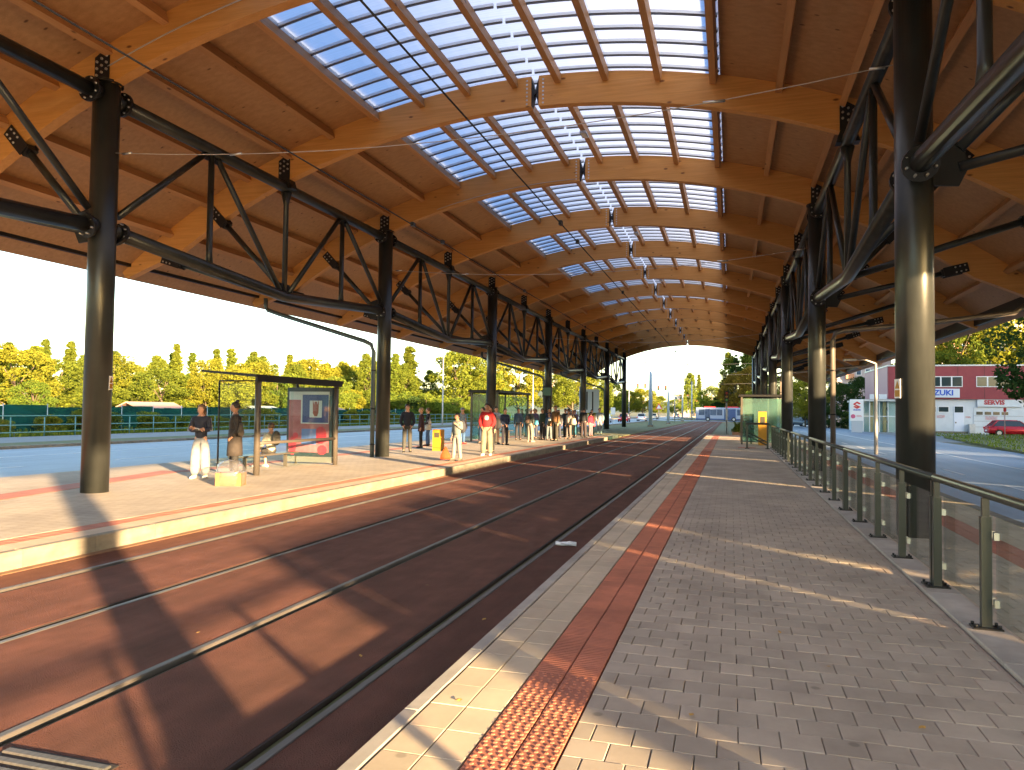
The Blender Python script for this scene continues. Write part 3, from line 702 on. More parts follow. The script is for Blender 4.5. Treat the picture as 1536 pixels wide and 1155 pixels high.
MB().box(-10.93, -10.92, 16.9, 19.1, .12, 2.2).build('glass_panel', GLASST, t)
MB().tube([(-10.9, 15.45, .76), (-10.9, 19.15, .76)], .04, 8).build('leaning_rail', SHP, t)
MB().box(-12.27, -12.26, 15.5, 19.1, .15, 2.2).build('glass_panel', GLASST, t)
MB().box(-12.05, -11.62, 15.9, 18.4, .36, .40).build('bench_seat', SHP, t)
for y in (16.3, 18.1): MB().box(-11.88, -11.8, y-.03, y+.03, 0, .36).build('bench_leg', SHP, t)
poster(t, -12.5, -11.02, 19.2, .22, 2.22)
MB().box(-12.5, -11.02, 19.17, 19.23, .05, .21).build('base_panel', mat('base_panel', (.14, .13, .12), .5), t)
def shelter2(x0, x1, y0, y1, h, label, g_):
    t = thing('bus_shelter', label, 'shelter', (x0, y0, 0), 0, 'shelters on the platforms')
    MB().bev(x0-.15, x1+.15, y0-.15, y1+.15, h, h+.12, .03).build('roof', BLACK, t)
    for x in (x0, x1):
        for y in (y0, y1): MB().box(x-.045, x+.045, y-.045, y+.045, 0, h).build('post', SHP, t)
    n = max(2, int((y1-y0)/1.2))
    for i in range(n):
        a = y0+(y1-y0)*i/n; MB().box(x0-.005, x0+.005, a+.06, a+(y1-y0)/n-.06, .12, h-.1).build('glass_panel', g_, t)
        if i: MB().box(x0-.02, x0+.02, a-.02, a+.02, 0, h).build('mullion', SHP, t)
    for y in (y0, y1): MB().box(x0+.05, x1-.05, y-.005, y+.005, .12, h-.1).build('glass_panel', g_, t)
    MB().box(x0+.3, x0+.7, y0+.5, y1-.5, .44, .48).build('bench_seat', SHP, t)
    for y in (y0+.8, y1-.8): MB().box(x0+.45, x0+.53, y-.03, y+.03, 0, .44).build('bench_leg', SHP, t)
    return t
shelter2(-12.9, -11.5, 36.5, 42.5, 2.55, 'glass shelter behind the crowd on the left platform', GLASSF)
t = shelter2(2.75, .52, 41, 43.6, 2.55, 'green glass shelter at the far end of the right platform', GLASSF) if False else shelter2(.55, 2.75, 41, 43.6, 2.5, 'green tinted glass shelter at the far end of the right platform', GLASSF)
MB().box(.7, 2.6, 40.99, 41.0, .12, 2.4).build('glass_panel', GLASSF, t)
# yellow machines
def machine(x, y, w_, h, label):
    t = thing('ticket_validator', label, 'ticket machine', (x, y, 0), 0, 'yellow boxes on the platforms')
    MB().bev(-w_/2, w_/2, -w_/2, w_/2, 0, h, .02).build('housing', YEL, t, False)
    MB().box(-w_*.3, w_*.3, -w_/2-.006, -w_/2-.001, h*.62, h*.85).build('display', mat('dark_display', (.05, .045, .03), .2), t, False)
    MB().box(-w_*.4, w_*.4, -w_/2-.005, -w_/2-.001, h*.12, h*.15).build('slot', BLACK, t, False)
machine(-11.13, 27.6, .36, .84, 'low yellow box standing on the left platform among people')
machine(1.55, 40.3, .40, 1.72, 'tall yellow ticket box before the green glass shelter')
# ------------------------------------------------------------------ PEOPLE
SKIN = mat('skin', (.48, .26, .17), .5); SKIN2 = mat('skin_tan', (.36, .19, .12), .5)
HAIRD = mat('hair_dark', (.018, .013, .010), .6); HAIRB = mat('hair_brown', (.10, .055, .03), .6); HAIRF = mat('hair_fair', (.30, .20, .10), .6); HAIRG = mat('hair_grey', (.35, .33, .31), .7)
_cm = {}
def cloth(c):
    k = tuple(c)
    if k not in _cm: c = tuple(v*.8 for v in c); _cm[k] = mat('cloth', c, .85, c2=tuple(v*.7 for v in c), scale=9, bump=.5, bscale=14, bdist=.02)
    return _cm[k]
def skinmesh(name, V, E, Rr, m, sub=1, root=0):
    me = bpy.data.meshes.new('sk'); me.from_pydata(V, E, []); o = bpy.data.objects.new('sk', me); COL.objects.link(o)
    md = o.modifiers.new('s', 'SKIN'); md.use_smooth_shade = True
    for i, v in enumerate(me.skin_vertices[0].data):
        r = Rr[i]; v.radius = (r, r) if not isinstance(r, tuple) else r; v.use_root = (i == root)
    sb = o.modifiers.new('b', 'SUBSURF'); sb.levels = sub; sb.render_levels = sub
    dg = bpy.context.evaluated_depsgraph_get(); dg.update()
    r = bpy.data.meshes.new_from_object(o.evaluated_get(dg)); r.name = name
    bpy.data.objects.remove(o); r.materials.clear(); r.materials.append(m)
    for p in r.polygons: p.use_smooth = True
    return r
ARMS = {'down': ((.215, .01, 1.13), (.225, -.05, .88)), 'pocket': ((.255, .05, 1.14), (.165, -.07, .95)), 'cross': ((.235, -.07, 1.14), (-.05, -.21, 1.17)),
        'phone': ((.21, -.05, 1.14), (.08, -.27, 1.26)), 'front': ((.22, -.01, 1.14), (.035, -.19, .98)), 'strap': ((.22, .03, 1.17), (.13, -.14, 1.33)), 'hip': ((.31, .04, 1.17), (.17, -.03, 1.0)), 'lap': ((.22, -.1, 1.15), (.1, -.35, 1.03))}
def person(x, y, face, label, top, legs, H=1.72, hair=HAIRD, longh=False, bun=False, al='down', ar='down', skin=SKIN, shoes=(.03, .03, .03), skirt=None, coat=None, sleeves='long', shorts=False, step=0., wide=1., sit=False, girth=1., stripe=None, hood=False, head_turn=0., z=0, detail=1, cap=None, print_=None):
    s = H/1.75; pr = random.Random(label); step = step or pr.uniform(-.07, .07); head_turn = head_turn or pr.uniform(-.6, .6)
    t = thing('person', label, 'person', (x, y, z), face)
    t.scale = (s, s, s)
    dz = 0 if not sit else -.46
    hip = .93+dz; g_ = girth
    J = dict(pel=(0, 0, .97+dz), wai=(0, 0, 1.10+dz), che=(0, -.01, 1.30+dz), nb=(0, .005, 1.45+dz), nk=(0, -.005, 1.54+dz))
    arm = {}
    for sgn, a in ((-1, al), (1, ar)):
        e, w_ = ARMS[a]; zc = 0
        arm[sgn] = ((sgn*.165, 0, 1.41+dz), (sgn*e[0], e[1], e[2]+dz), (sgn*w_[0], w_[1]-(.03 if (a == 'cross' and sgn > 0) else 0), w_[2]+dz+(.03 if (a == 'cross' and sgn > 0) else 0)))
    leg = {}
    for sgn in (-1, 1):
        st = step*sgn
        if sit: leg[sgn] = ((sgn*.09, 0, .50), (sgn*.11, -.44, .49), (sgn*.12, -.42-.05*sgn, .09), (sgn*.13, -.56-.05*sgn, .035))
        else: leg[sgn] = ((sgn*.09, 0, .93), (sgn*.10, -.02+st*.5, .50), (sgn*.115, st, .09), (sgn*.13, st-.15, .035))
    # body: one continuous skin
    V = [J['pel'], J['wai'], J['che'], J['nb'], J['nk'], (0, -.01, 1.56+dz)]; E = [(0, 1), (1, 2), (2, 3), (3, 4), (4, 5)]; R = [(.125, .10), (.11, .09), (.13, .10), .072, .058, .052]
    for sgn in (-1, 1):
        b = len(V); sh, el, wr = arm[sgn]; d = (Vector(wr)-Vector(el)).normalized(); hp = Vector(wr)+d*.06
        V += [sh, el, wr, tuple(hp)]; E += [(3, b), (b, b+1), (b+1, b+2), (b+2, b+3)]; R += [.055, .04, .027, (.036, .02)]
        b = len(V); V += list(leg[sgn]); E += [(0, b), (b, b+1), (b+1, b+2), (b+2, b+3)]; R += [.078, .052, .036, .032]
    me = skinmesh('body', V, E, R, skin, 1)
    # head and fingers are joined to the same mesh
    g = MB(); hc = (0, -.02, 1.64+dz)
    ct, st_ = cos(head_turn), sin(head_turn)
    def hf(p):
        q = Vector(p)
        if q.z < -.2: q.x *= .86; q.y = q.y*.9-(.05 if q.y < 0 else 0)
        if q.y < -.55 and abs(q.x) < .35 and -.35 < q.z < .2: q.y -= .22*(1-abs(q.x)/.35)
        return Vector((q.x*ct-q.y*st_, q.x*st_+q.y*ct, q.z))
    g.sph(hc, (.082, .102, .122), 14, 10, 0, hf)
    for sx in (-1, 1): g.sph((hc[0]+sx*.08*ct, hc[1]+sx*.08*st_, hc[2]-.005), (.012, .02, .03), 6, 4)
    for sgn in (-1, 1):
        sh, el, wr = arm[sgn]; d = (Vector(wr)-Vector(el)).normalized(); pb = Vector(wr)+d*.085; sd_ = Vector((0, 1, 0)) if abs(d.z) > .6 else Vector((0, 0, 1)); inn = Vector((-sgn, 0, 0)) if abs(d.z) > .6 else Vector((0, 0, -1))
        for i, ln in enumerate((.055, .068, .064, .05)):
            o_ = pb+sd_*(-.027+.018*i); g.tube([o_-d*.03, o_+d*ln*.5, o_+d*ln*.85+inn*.022], [.010, .009, .007], 5)
        o_ = Vector(wr)+d*.03-sd_*.03; g.tube([o_, o_-sd_*.02+d*.03, o_-sd_*.02+d*.055+inn*.012], [.012, .010, .008], 5)
    hm = g.mesh('h', skin)
    import bmesh
    bm = bmesh.new(); bm.from_mesh(me); bm.from_mesh(hm); bm.to_mesh(me); bm.free()
    body = link('body', me, t)
    # face
    g = MB()
    fwd = Vector((st_*1, -ct, 0)); rt_ = Vector((ct, st_, 0)); c = Vector(hc)
    for sx in (-1, 1):
        p = c+fwd*.092+rt_*(sx*.03)+Vector((0, 0, .012)); g.sph(p, (.011, .008, .006), 6, 4, 0)
        p = c+fwd*.095+rt_*(sx*.03)+Vector((0, 0, .034)); g.box(p.x-.016, p.x+.016, p.y-.004, p.y+.004, p.z-.003, p.z+.003, 0)
    p = c+fwd*.097+Vector((0, 0, -.052)); g.box(p.x-.02, p.x+.02, p.y-.006, p.y+.004, p.z-.004, p.z+.004, 1)
    g.build('facial_features', [HAIRD, mat('lips', (.35, .10, .08), .5)], t, False)
    # hair
    g = MB()
    def hh(p):
        q = Vector(p)
        if q.y < -.25 and q.z < .35: q = Vector((q.x*.95, -.25, max(q.z, .1)))
        if q.z < -.35 and not longh: q.z = -.35
        return Vector((q.x*ct-q.y*st_, q.x*st_+q.y*ct, q.z))
    g.sph((hc[0]-.008*st_, hc[1]+.014, hc[2]+.024), (.098, .112, .118), 16, 11, 0, hh)
    if longh: 
        rr = []
        for (zz, wx, wy, yo) in ((.06, .085, .07, .03), (-.06, .095, .075, .045), (-.16, .10, .05, .07), (-.28, .085, .035, .085), (-.36, .05, .02, .085)):
            rr.append([(wx*cos(a*pi/5), yo+wy*sin(a*pi/5), hc[2]+zz) for a in range(10)])
        g.loft(rr)
    if bun: g.sph((0, hc[1]+.06, hc[2]+.15), (.05, .05, .048), 8, 6)
    g.build('hair', hair, t, False)
    if cap:
        g = MB(); g.sph((hc[0], hc[1]+.005, hc[2]+.05), (.098, .110, .085), 12, 6); g.box(-.06, .06, hc[1]-.18, hc[1]-.08, hc[2]+.05, hc[2]+.06); g.build('cap', cloth(cap), t, False)
    # trousers
    b0 = J['pel']
    V = [(0, 0, 1.04+dz), b0]; E = [(0, 1)]; R = [(.142*g_, .115*g_), (.15*g_, .125*g_)]
    for sgn in (-1, 1):
        L_ = leg[sgn]; b = len(V)
        if shorts:
            mid = tuple((Vector(L_[0])*.35+Vector(L_[1])*.65)); V += [L_[0], mid]; E += [(1, b), (b, b+1)]; R += [.10*g_, .095*g_*wide]
        else:
            end = tuple(Vector(L_[2])+Vector((0, 0, -.04))); V += [L_[0], L_[1], end]; E += [(1, b), (b, b+1), (b+1, b+2)]; R += [.105*g_, .082*wide*g_, .072*wide]
    if legs is not None: link('trousers' if not shorts else 'shorts', skinmesh('trousers', V, E, R, cloth(legs), 1), t)
    # shoes
    for sgn in (-1, 1):
        a = Vector(leg[sgn][2]); tt = Vector(leg[sgn][3]); d = (tt-a); d.z = 0; d.normalize(); q = Vector((-d.y, d.x, 0)); R_ = []
        for u, hw, hh_ in ((-.09, .032, .055), (-.06, .044, .09), (.02, .046, .10), (.10, .052, .07), (.17, .046, .055), (.205, .022, .035)):
            c0 = Vector((a.x, a.y, 0))+d*u; R_.append([tuple(c0+q*hw+Vector((0, 0, .002))), tuple(c0+q*hw*.9+Vector((0, 0, hh_*.7))), tuple(c0+q*hw*.4+Vector((0, 0, hh_))), tuple(c0-q*hw*.4+Vector((0, 0, hh_))), tuple(c0-q*hw*.9+Vector((0, 0, hh_*.7))), tuple(c0-q*hw+Vector((0, 0, .002)))])
        MB().loft(R_).build('shoe', cloth(shoes), t, False)
    # top
    V = [(0, 0, .90+dz), (0, 0, 1.10+dz), (0, -.01, 1.31+dz), (0, .005, 1.44+dz), (0, 0, 1.495+dz)]; E = [(0, 1), (1, 2), (2, 3), (3, 4)]
    R = [(.165*g_, .135*g_), (.158*g_, .13*g_), (.175*g_, .135*g_), (.115, .095), (.075, .07)]
    for sgn in (-1, 1):
        sh, el, wr = arm[sgn]; b = len(V)
        if sleeves == 'long': V += [sh, el, wr]; E += [(3, b), (b, b+1), (b+1, b+2)]; R += [.085, .068, .052]
        else:
            m_ = tuple(Vector(sh)*.35+Vector(el)*.65); V += [sh, m_]; E += [(3, b), (b, b+1)]; R += [.074, .064]
    tp = link('jacket' if coat or sleeves == 'long' else 'shirt', skinmesh('top', V, E, R, cloth(top), 1), t)
    if hood: MB().sph((0, .075, 1.50+dz), (.11, .075, .07), 10, 6).build('hood', cloth(top), t, False)
    if print_: MB().sph((0, -.125, 1.28+dz), (.085, .022, .09), 8, 6).build('chest_print', cloth(print_), t, False)
    if stripe:
        g = MB()
        for sgn in (-1, 1):
            sh, el, wr = arm[sgn]; o_ = Vector((sgn*.052, 0, .03)); g.tube([Vector(sh)+o_, Vector(el)+Vector((sgn*.055, 0, 0)), Vector(wr)+Vector((0, -.045, 0))], .016, 5)
        g.build('sleeve_stripe', cloth(stripe), t, False)
    if coat or skirt:
        c_ = coat or skirt; zt_ = 1.12+dz if coat else 1.02; zb_ = (c_[1]); R_ = []
        for i in range(5):
            u = i/4; zz = zt_+(zb_-zt_)*u; wx = .165*g_+.04*u*c_[2]; wy = .135*g_+.04*u*c_[2]
            R_.append([(wx*cos(a*pi/8), wy*sin(a*pi/8), zz) for a in range(16)])
        MB().loft(R_[::-1]).build('coat_skirt' if coat else 'skirt', cloth(c_[0]), t, False)
    return t
def bag(x, y, z, rz, c, label, kind='backpack', sc=1.):
    nm = {'backpack': 'backpack', 'tote': 'shoulder_bag', 'hand': 'carrier_bag'}[kind]
    t = thing(nm, label, 'bag', (x, y, z), rz); t.scale = (sc, sc, sc)
    if kind == 'backpack':
        MB().sph((0, 0, 0), (.15, .09, .23), 12, 8, 0, lambda p: Vector((max(-.85, min(.85, p.x)), max(-.8, min(.8, p.y)), max(-.9, p.z)))).build('pack_body', cloth(c), t, False)
        MB().sph((0, .085, -.07), (.10, .05, .11), 10, 6).build('pocket', cloth(tuple(v*.7 for v in c)), t, False)
        MB().tube([(-.09, -.07, -.15), (-.12, -.12, .02), (-.10, -.1, .16), (-.08, -.03, .2)], .016, 5).build('strap', cloth((.03, .03, .03)), t, False)
    elif kind == 'tote':
        MB().loft([[(a*.16, b*.05, -.15) for a, b in ((-1, -1), (1, -1), (1, 1), (-1, 1))], [(a*.2, b*.07, -.08) for a, b in ((-1, -1), (1, -1), (1, 1), (-1, 1))], [(a*.17, b*.03, .13) for a, b in ((-1, -1), (1, -1), (1, 1), (-1, 1))]], 0, True).build('bag_body', cloth(c), t, False)
        MB().tube([(-.12, 0, .1), (-.08, 0, .28), (.08, 0, .28), (.12, 0, .1)], .012, 5).build('strap', cloth(tuple(v*.6 for v in c)), t, False)
    else:
        MB().loft([[(a*.17, b*.07, -.42) for a, b in ((-1, -1), (1, -1), (1, 1), (-1, 1))], [(a*.16, b*.08, -.3) for a, b in ((-1, -1), (1, -1), (1, 1), (-1, 1))], [(a*.03, b*.02, -.04) for a, b in ((-1, -1), (1, -1), (1, 1), (-1, 1))]], 0, True).build('bag_body', cloth(c), t, False)
        MB().tube([(-.02, 0, -.05), (0, 0, .0), (.02, 0, -.05)], .008, 5).build('handle', cloth(c), t, False)
    return t
def worn(px, py, face, lx, ly, z, c, label, kind='backpack', sc=1.):
    a = radians(face); return bag(px+lx*cos(a)-ly*sin(a), py+lx*sin(a)+ly*cos(a), z, a, c, label, kind, sc)
# face angle: 0 = facing -Y (towards the viewer); +pi/2 = facing +X (towards the tracks)
F = lambda deg: radians(deg)
person(-11.6, 14.35, F(20), 'long haired girl in striped black track top and wide pale jeans, arms folded', (.03, .035, .06), (.27, .29, .32), 1.66, HAIRB, longh=True, al='cross', ar='cross', stripe=(.7, .7, .7), wide=1.6, shoes=(.75, .75, .72), head_turn=F(-35), step=.05)
person(-11.1, 14.9, F(-50), 'woman with hair bun in long dark coat standing by the shelter post', (.045, .035, .03), (.02, .02, .02), 1.72, HAIRD, bun=True, coat=((.045, .035, .03), .50, .8), al='pocket', ar='pocket', girth=1.12, skin=SKIN2)
worn(-11.1, 14.9, -50, .27, .10, 1.12, (.10, .08, .06), 'olive brown shoulder bag under the arm of the woman in the long coat', 'tote', 1.0)
person(-11.9, 17.5, F(-108), 'person in cream top seated on the shelter bench with back turned', (.62, .60, .48), (.06, .055, .05), 1.62, HAIRB, sit=True, al='lap', ar='lap', shoes=(.7, .7, .7), shorts=True)
worn(-11.9, 17.5, -108, 0, .21, .80, (.10, .095, .08), 'dark backpack worn by the seated person in cream', 'backpack', .9)
# box in plastic
t = thing('wrapped_box', 'cardboard box in a clear plastic wrap on the platform floor before the shelter', 'box', (-9.95, 13.25, 0), F(20))
MB().bev(-.26, .26, -.18, .18, 0, .27, .01).build('cardboard', mat('cardboard', (.24, .115, .045), .8, c2=(.20, .095, .04), scale=6), t, False)
R_ = []
for zz, a_, b_ in ((0.0, .29, .21), (.15, .31, .23), (.3, .32, .22), (.42, .26, .18), (.5, .17, .10), (.52, .05, .03)):
    R_.append([((a_+random.uniform(-.025, .025))*cos(q*pi/10), (b_+random.uniform(-.02, .02))*sin(q*pi/10), zz+random.uniform(-.02, .02)*(zz > .1)) for q in range(20)])
MB().loft(R_).build('plastic_wrap', glass('plastic_wrap', (.93, .94, .95), .6, fog=.06, fogc=(.55, .55, .6)), t, False)

person(-11.8, 26.1, F(25), 'man in navy jacket and dark grey trousers left of the yellow box', (.012, .018, .04), (.055, .055, .05), 1.80, HAIRD, al='pocket', ar='pocket', shoes=(.02, .02, .02))
person(-12.6, 29.3, F(-60), 'person in dark maroon coat standing behind the man in navy', (.06, .018, .02), (.02, .02, .025), 1.68, HAIRF, coat=((.06, .018, .02), .72, .5))
person(-13.0, 31.0, F(-70), 'woman in dark jacket with pale stripe and short cream skirt over blue jeans', (.02, .02, .03), (.08, .16, .34), 1.68, HAIRB, skirt=((.62, .58, .50), .74, .9), al='front', ar='front', stripe=(.6, .6, .6))
worn(-13.0, 31.0, -70, .27, .08, 1.08, (.55, .50, .48), 'pale grey shoulder bag of the woman in the short cream skirt', 'tote')
person(-12.3, 33.5, F(60), 'man in pale blue short sleeved shirt and blue jeans with red shoes', (.26, .36, .48), (.05, .12, .26), 1.72, HAIRG, sleeves='short', shoes=(.5, .03, .03), al='hip', ar='down', cap=(.30, .33, .36))
person(-11.6, 34.5, F(-30), 'person in light blue shirt half hidden behind the child with the orange bag', (.30, .42, .60), (.05, .08, .16), 1.75, HAIRD, sleeves='short')
person(-8.35, 22.3, F(-25), 'youth in grey jacket and pale trousers holding an orange bag near the kerb', (.20, .22, .21), (.28, .27, .25), 1.50, HAIRD, al='down', ar='strap', shoes=(.08, .07, .06), step=.08, skin=SKIN2)
worn(-8.35, 22.3, -25, 0.03, .19, 1.08, (.04, .045, .06), 'dark backpack on the youth in the grey jacket', 'backpack', .95)
bag(-8.70, 22.2, .47, F(20), (.62, .07, .008), 'bright orange carrier bag held beside the youth in grey', 'hand')
person(-8.45, 25.6, F(10), 'man in red hoodie with white chest print and khaki trousers near the kerb', (.42, .01, .015), (.24, .21, .15), 1.85, HAIRD, hood=True, al='pocket', ar='pocket', wide=1.25, shoes=(.7, .7, .68), print_=(.7, .6, .6), girth=1.1, skin=SKIN2)
person(-8.9, 27.4, F(-10), 'person in black coat hidden behind the man in the red hoodie', (.03, .012, .015), (.02, .02, .02), 1.76, HAIRD, coat=((.03, .012, .015), .6, .4))
worn(-8.9, 27.4, -10, .25, .1, 1.1, (.02, .02, .025), 'black backpack behind the man in the red hoodie', 'backpack')
person(-11.9, 36.0, F(50), 'person in mustard jacket and pale trousers left of the red hoodie', (.26, .24, .03), (.30, .34, .40), 1.80, HAIRB, al='pocket', ar='down')
person(-10.9, 34.4, F(30), 'person in white shirt and dark shorts left of the red hoodie', (.50, .55, .66), (.035, .04, .06), 1.78, HAIRD, shorts=True, al='front', ar='down')
person(-10.2, 33.6, F(40), 'person in dark navy top just left of the red hoodie', (.02, .035, .09), (.03, .03, .05), 1.70, HAIRD, al='front', ar='front')
person(-10.0, 37.5, F(150), 'person in grey green jacket and grey trousers with back turned before the glass shelter', (.10, .12, .11), (.26, .24, .21), 1.72, HAIRG, shoes=(.5, .3, .25), girth=1.1)
worn(-10.0, 37.5, 150, 0, .22, 1.18, (.20, .14, .11), 'brown backpack on the person before the glass shelter', 'backpack')
worn(-10.0, 37.5, 150, -.34, -.05, 1.02, (.08, .42, .62), 'light blue bag carried before the glass shelter', 'tote', .8)
person(-12.0, 44.0, F(100), 'person in teal coat seen through the shelter glass, left one', (.05, .16, .22), (.04, .10, .16), 1.72, HAIRD)
person(-11.2, 43.2, F(40), 'person in pale blue shirt seen through the shelter glass, right one', (.25, .40, .50), (.05, .10, .20), 1.70, HAIRB)
crowd = [(-9.7, 40.4, 30, 'child in blue jacket and white shirt at the left of the far crowd', (.06, .13, .26), (.14, .18, .20), 1.52, dict(print_=(.6, .6, .6))),
 (-9.15, 39.6, -30, 'tall person in brown leather jacket in the middle of the crowd', (.20, .10, .04), (.045, .04, .03), 1.90, dict(girth=1.1, hair=HAIRB)),
 (-10.3, 42.8, 40, 'person in dark blue coat behind the brown leather jacket', (.03, .06, .16), (.03, .06, .14), 1.78, {}),
 (-10.9, 41.8, -20, 'person in purple top at the back of the crowd', (.13, .09, .22), (.04, .05, .09), 1.74, {}),
 (-9.0, 42.4, -40, 'woman in white top carrying a cream bag in the far crowd', (.55, .48, .44), (.14, .13, .13), 1.66, dict(hair=HAIRB, longh=True)),
 (-9.3, 44.8, 20, 'person in olive jacket and green grey trousers in the far crowd', (.17, .14, .07), (.11, .13, .10), 1.66, dict(hair=HAIRB)),
 (-9.6, 47.0, -10, 'woman in lilac top and long teal skirt in the far crowd', (.30, .25, .44), (.03, .14, .22), 1.70, dict(skirt=((.02, .14, .22), .2, 1.4))),
 (-8.75, 45.6, 170, 'man in black jacket with back turned in the far crowd', (.012, .014, .02), (.05, .035, .04), 1.84, dict(girth=1.15)),
 (-8.75, 48.0, 60, 'girl in crimson jacket at the right end of the crowd', (.42, .02, .06), (.22, .16, .20), 1.58, dict(longh=True)),
 (-9.35, 48.9, 10, 'person in light blue jacket behind the crimson jacket', (.14, .30, .55), (.10, .16, .30), 1.70, {}),
 (-10.7, 46.4, 80, 'person in grey hoodie at the rear of the far crowd', (.20, .20, .21), (.05, .06, .09), 1.72, dict(hood=True)),
 (-9.9, 45.6, -20, 'person in black coat and grey scarf at the centre rear of the crowd', (.02, .02, .025), (.03, .03, .04), 1.76, {}),
 (-10.4, 49.2, 30, 'person in dark red sweater at the far rear of the crowd', (.16, .03, .03), (.03, .04, .07), 1.70, {}),
 (-9.9, 51.0, -30, 'person in beige jacket at the far rear of the crowd', (.32, .26, .18), (.06, .06, .08), 1.72, dict(hair=HAIRB)),
 (-11.3, 39.8, 20, 'person in denim jacket inside the glass shelter', (.08, .14, .26), (.03, .03, .04), 1.74, {}),
 (-10.2, 40.9, -40, 'person in dark green parka at the left rear of the crowd', (.04, .07, .05), (.03, .03, .04), 1.75, dict(hood=True)),
 (-9.9, 43.6, 10, 'person in grey cardigan between the brown leather jacket and white top', (.14, .14, .15), (.04, .05, .09), 1.68, dict(longh=True, hair=HAIRB)),
 (-10.2, 47.9, -60, 'person in navy jacket behind the long teal skirt', (.02, .03, .07), (.03, .03, .04), 1.78, {}),
 (-9.0, 46.7, 30, 'person in plum jacket close behind the black jacket', (.10, .03, .08), (.03, .03, .05), 1.69, dict(longh=True)),
 (-9.0, 49.8, -15, 'person in brown jacket at the right rear of the crowd', (.10, .06, .03), (.04, .05, .08), 1.74, {}),
 (-11.5, 35.6, 70, 'person in dark grey coat beside the mustard jacket', (.05, .05, .055), (.03, .03, .04), 1.74, dict(coat=((.05, .05, .055), .7, .5))),
 (-8.85, 52.0, 5, 'man in pale grey suit standing alone past the crowd', (.30, .36, .42), (.28, .32, .36), 1.84, dict(al='pocket')),
 (-13.2, 47.3, 60, 'person in dark teal coat behind the shelter on the left platform', (.04, .12, .14), (.03, .05, .08), 1.72, {})]
for (x, y, a, lab, tc_, lc, H, kw) in crowd: person(x, y, F(a), lab, tc_, lc, H, **kw)
worn(-9.0, 42.4, -40, .32, .0, 1.05, (.62, .53, .40), 'large cream bag on the arm of the woman in white', 'tote', 1.35)
worn(-9.15, 39.6, -30, -.33, .0, .95, (.28, .16, .05), 'tan shoulder bag at the centre of the crowd', 'tote', 1.1)
worn(-9.3, 44.8, 20, 0.0, .2, 1.12, (.30, .17, .04), 'mustard brown backpack beside the black jacket', 'backpack', .9)
worn(-8.85, 52.0, 5, .22, .14, 1.18, (.05, .16, .18), 'teal backpack on the man standing alone past the crowd', 'backpack', .95)
worn(-8.75, 48.0, 60, .27, -.02, .78, (.60, .10, .18), 'pink bag beside the girl in crimson', 'tote', .8)

# litter and leaves
g = MB(); R_ = []
for u in range(7): R_.append([((-.14+.28*u/6), .05*cos(q*pi/3+u*.3)*(.6+random.random()*.5), .035+.035*sin(q*pi/3+u*.3)*(.6+random.random()*.5)) for q in range(6)])
o = g.loft(R_, 0, False).build('crumpled_paper', mat('paper', (.75, .76, .78), .7)); o.location = (-2.13, 9.92, ZT); o.rotation_euler = (0, 0, .15); tag(o, 'crumpled white paper litter on the red track by the right kerb', 'litter')
LEAFD = mat('dry_leaf', (.45, .25, .06), .8)
for i, (x, y, z) in enumerate([(-1.45, 3.95, 0), (.35, 5.9, 0), (.6, 5.2, 0), (-.2, 4.15, 0), (.95, 4.35, 0), (-2.6, 5.0, ZT), (-3.0, 7.2, ZT), (-4.1, 5.1, ZT), (-2.05, 6.2, ZT)]):
    me = MB().loft([[(-.022, 0, .004), (-.02, .001, .005)], [(-.008, -.012, .009), (-.008, .012, .010)], [(.01, -.012, .005), (.01, .013, .012)], [(.024, 0, .012), (.024, .002, .012)]], 0, False, False, False).mesh('leaf', LEAFD)
    o = link('fallen_leaf', me); o.location = (x, y, z+.002); o.rotation_euler = (0, 0, i*1.7); o.scale = (1, 1, 1)
    tag(o, '%s tiny dry leaf from the front on the %s' % (ORD[i if i < 5 else i-5], 'right platform paving' if z == 0 else 'red track surface'), 'leaf', 'dry leaves on the paving' if z == 0 else 'dry leaves on the track')

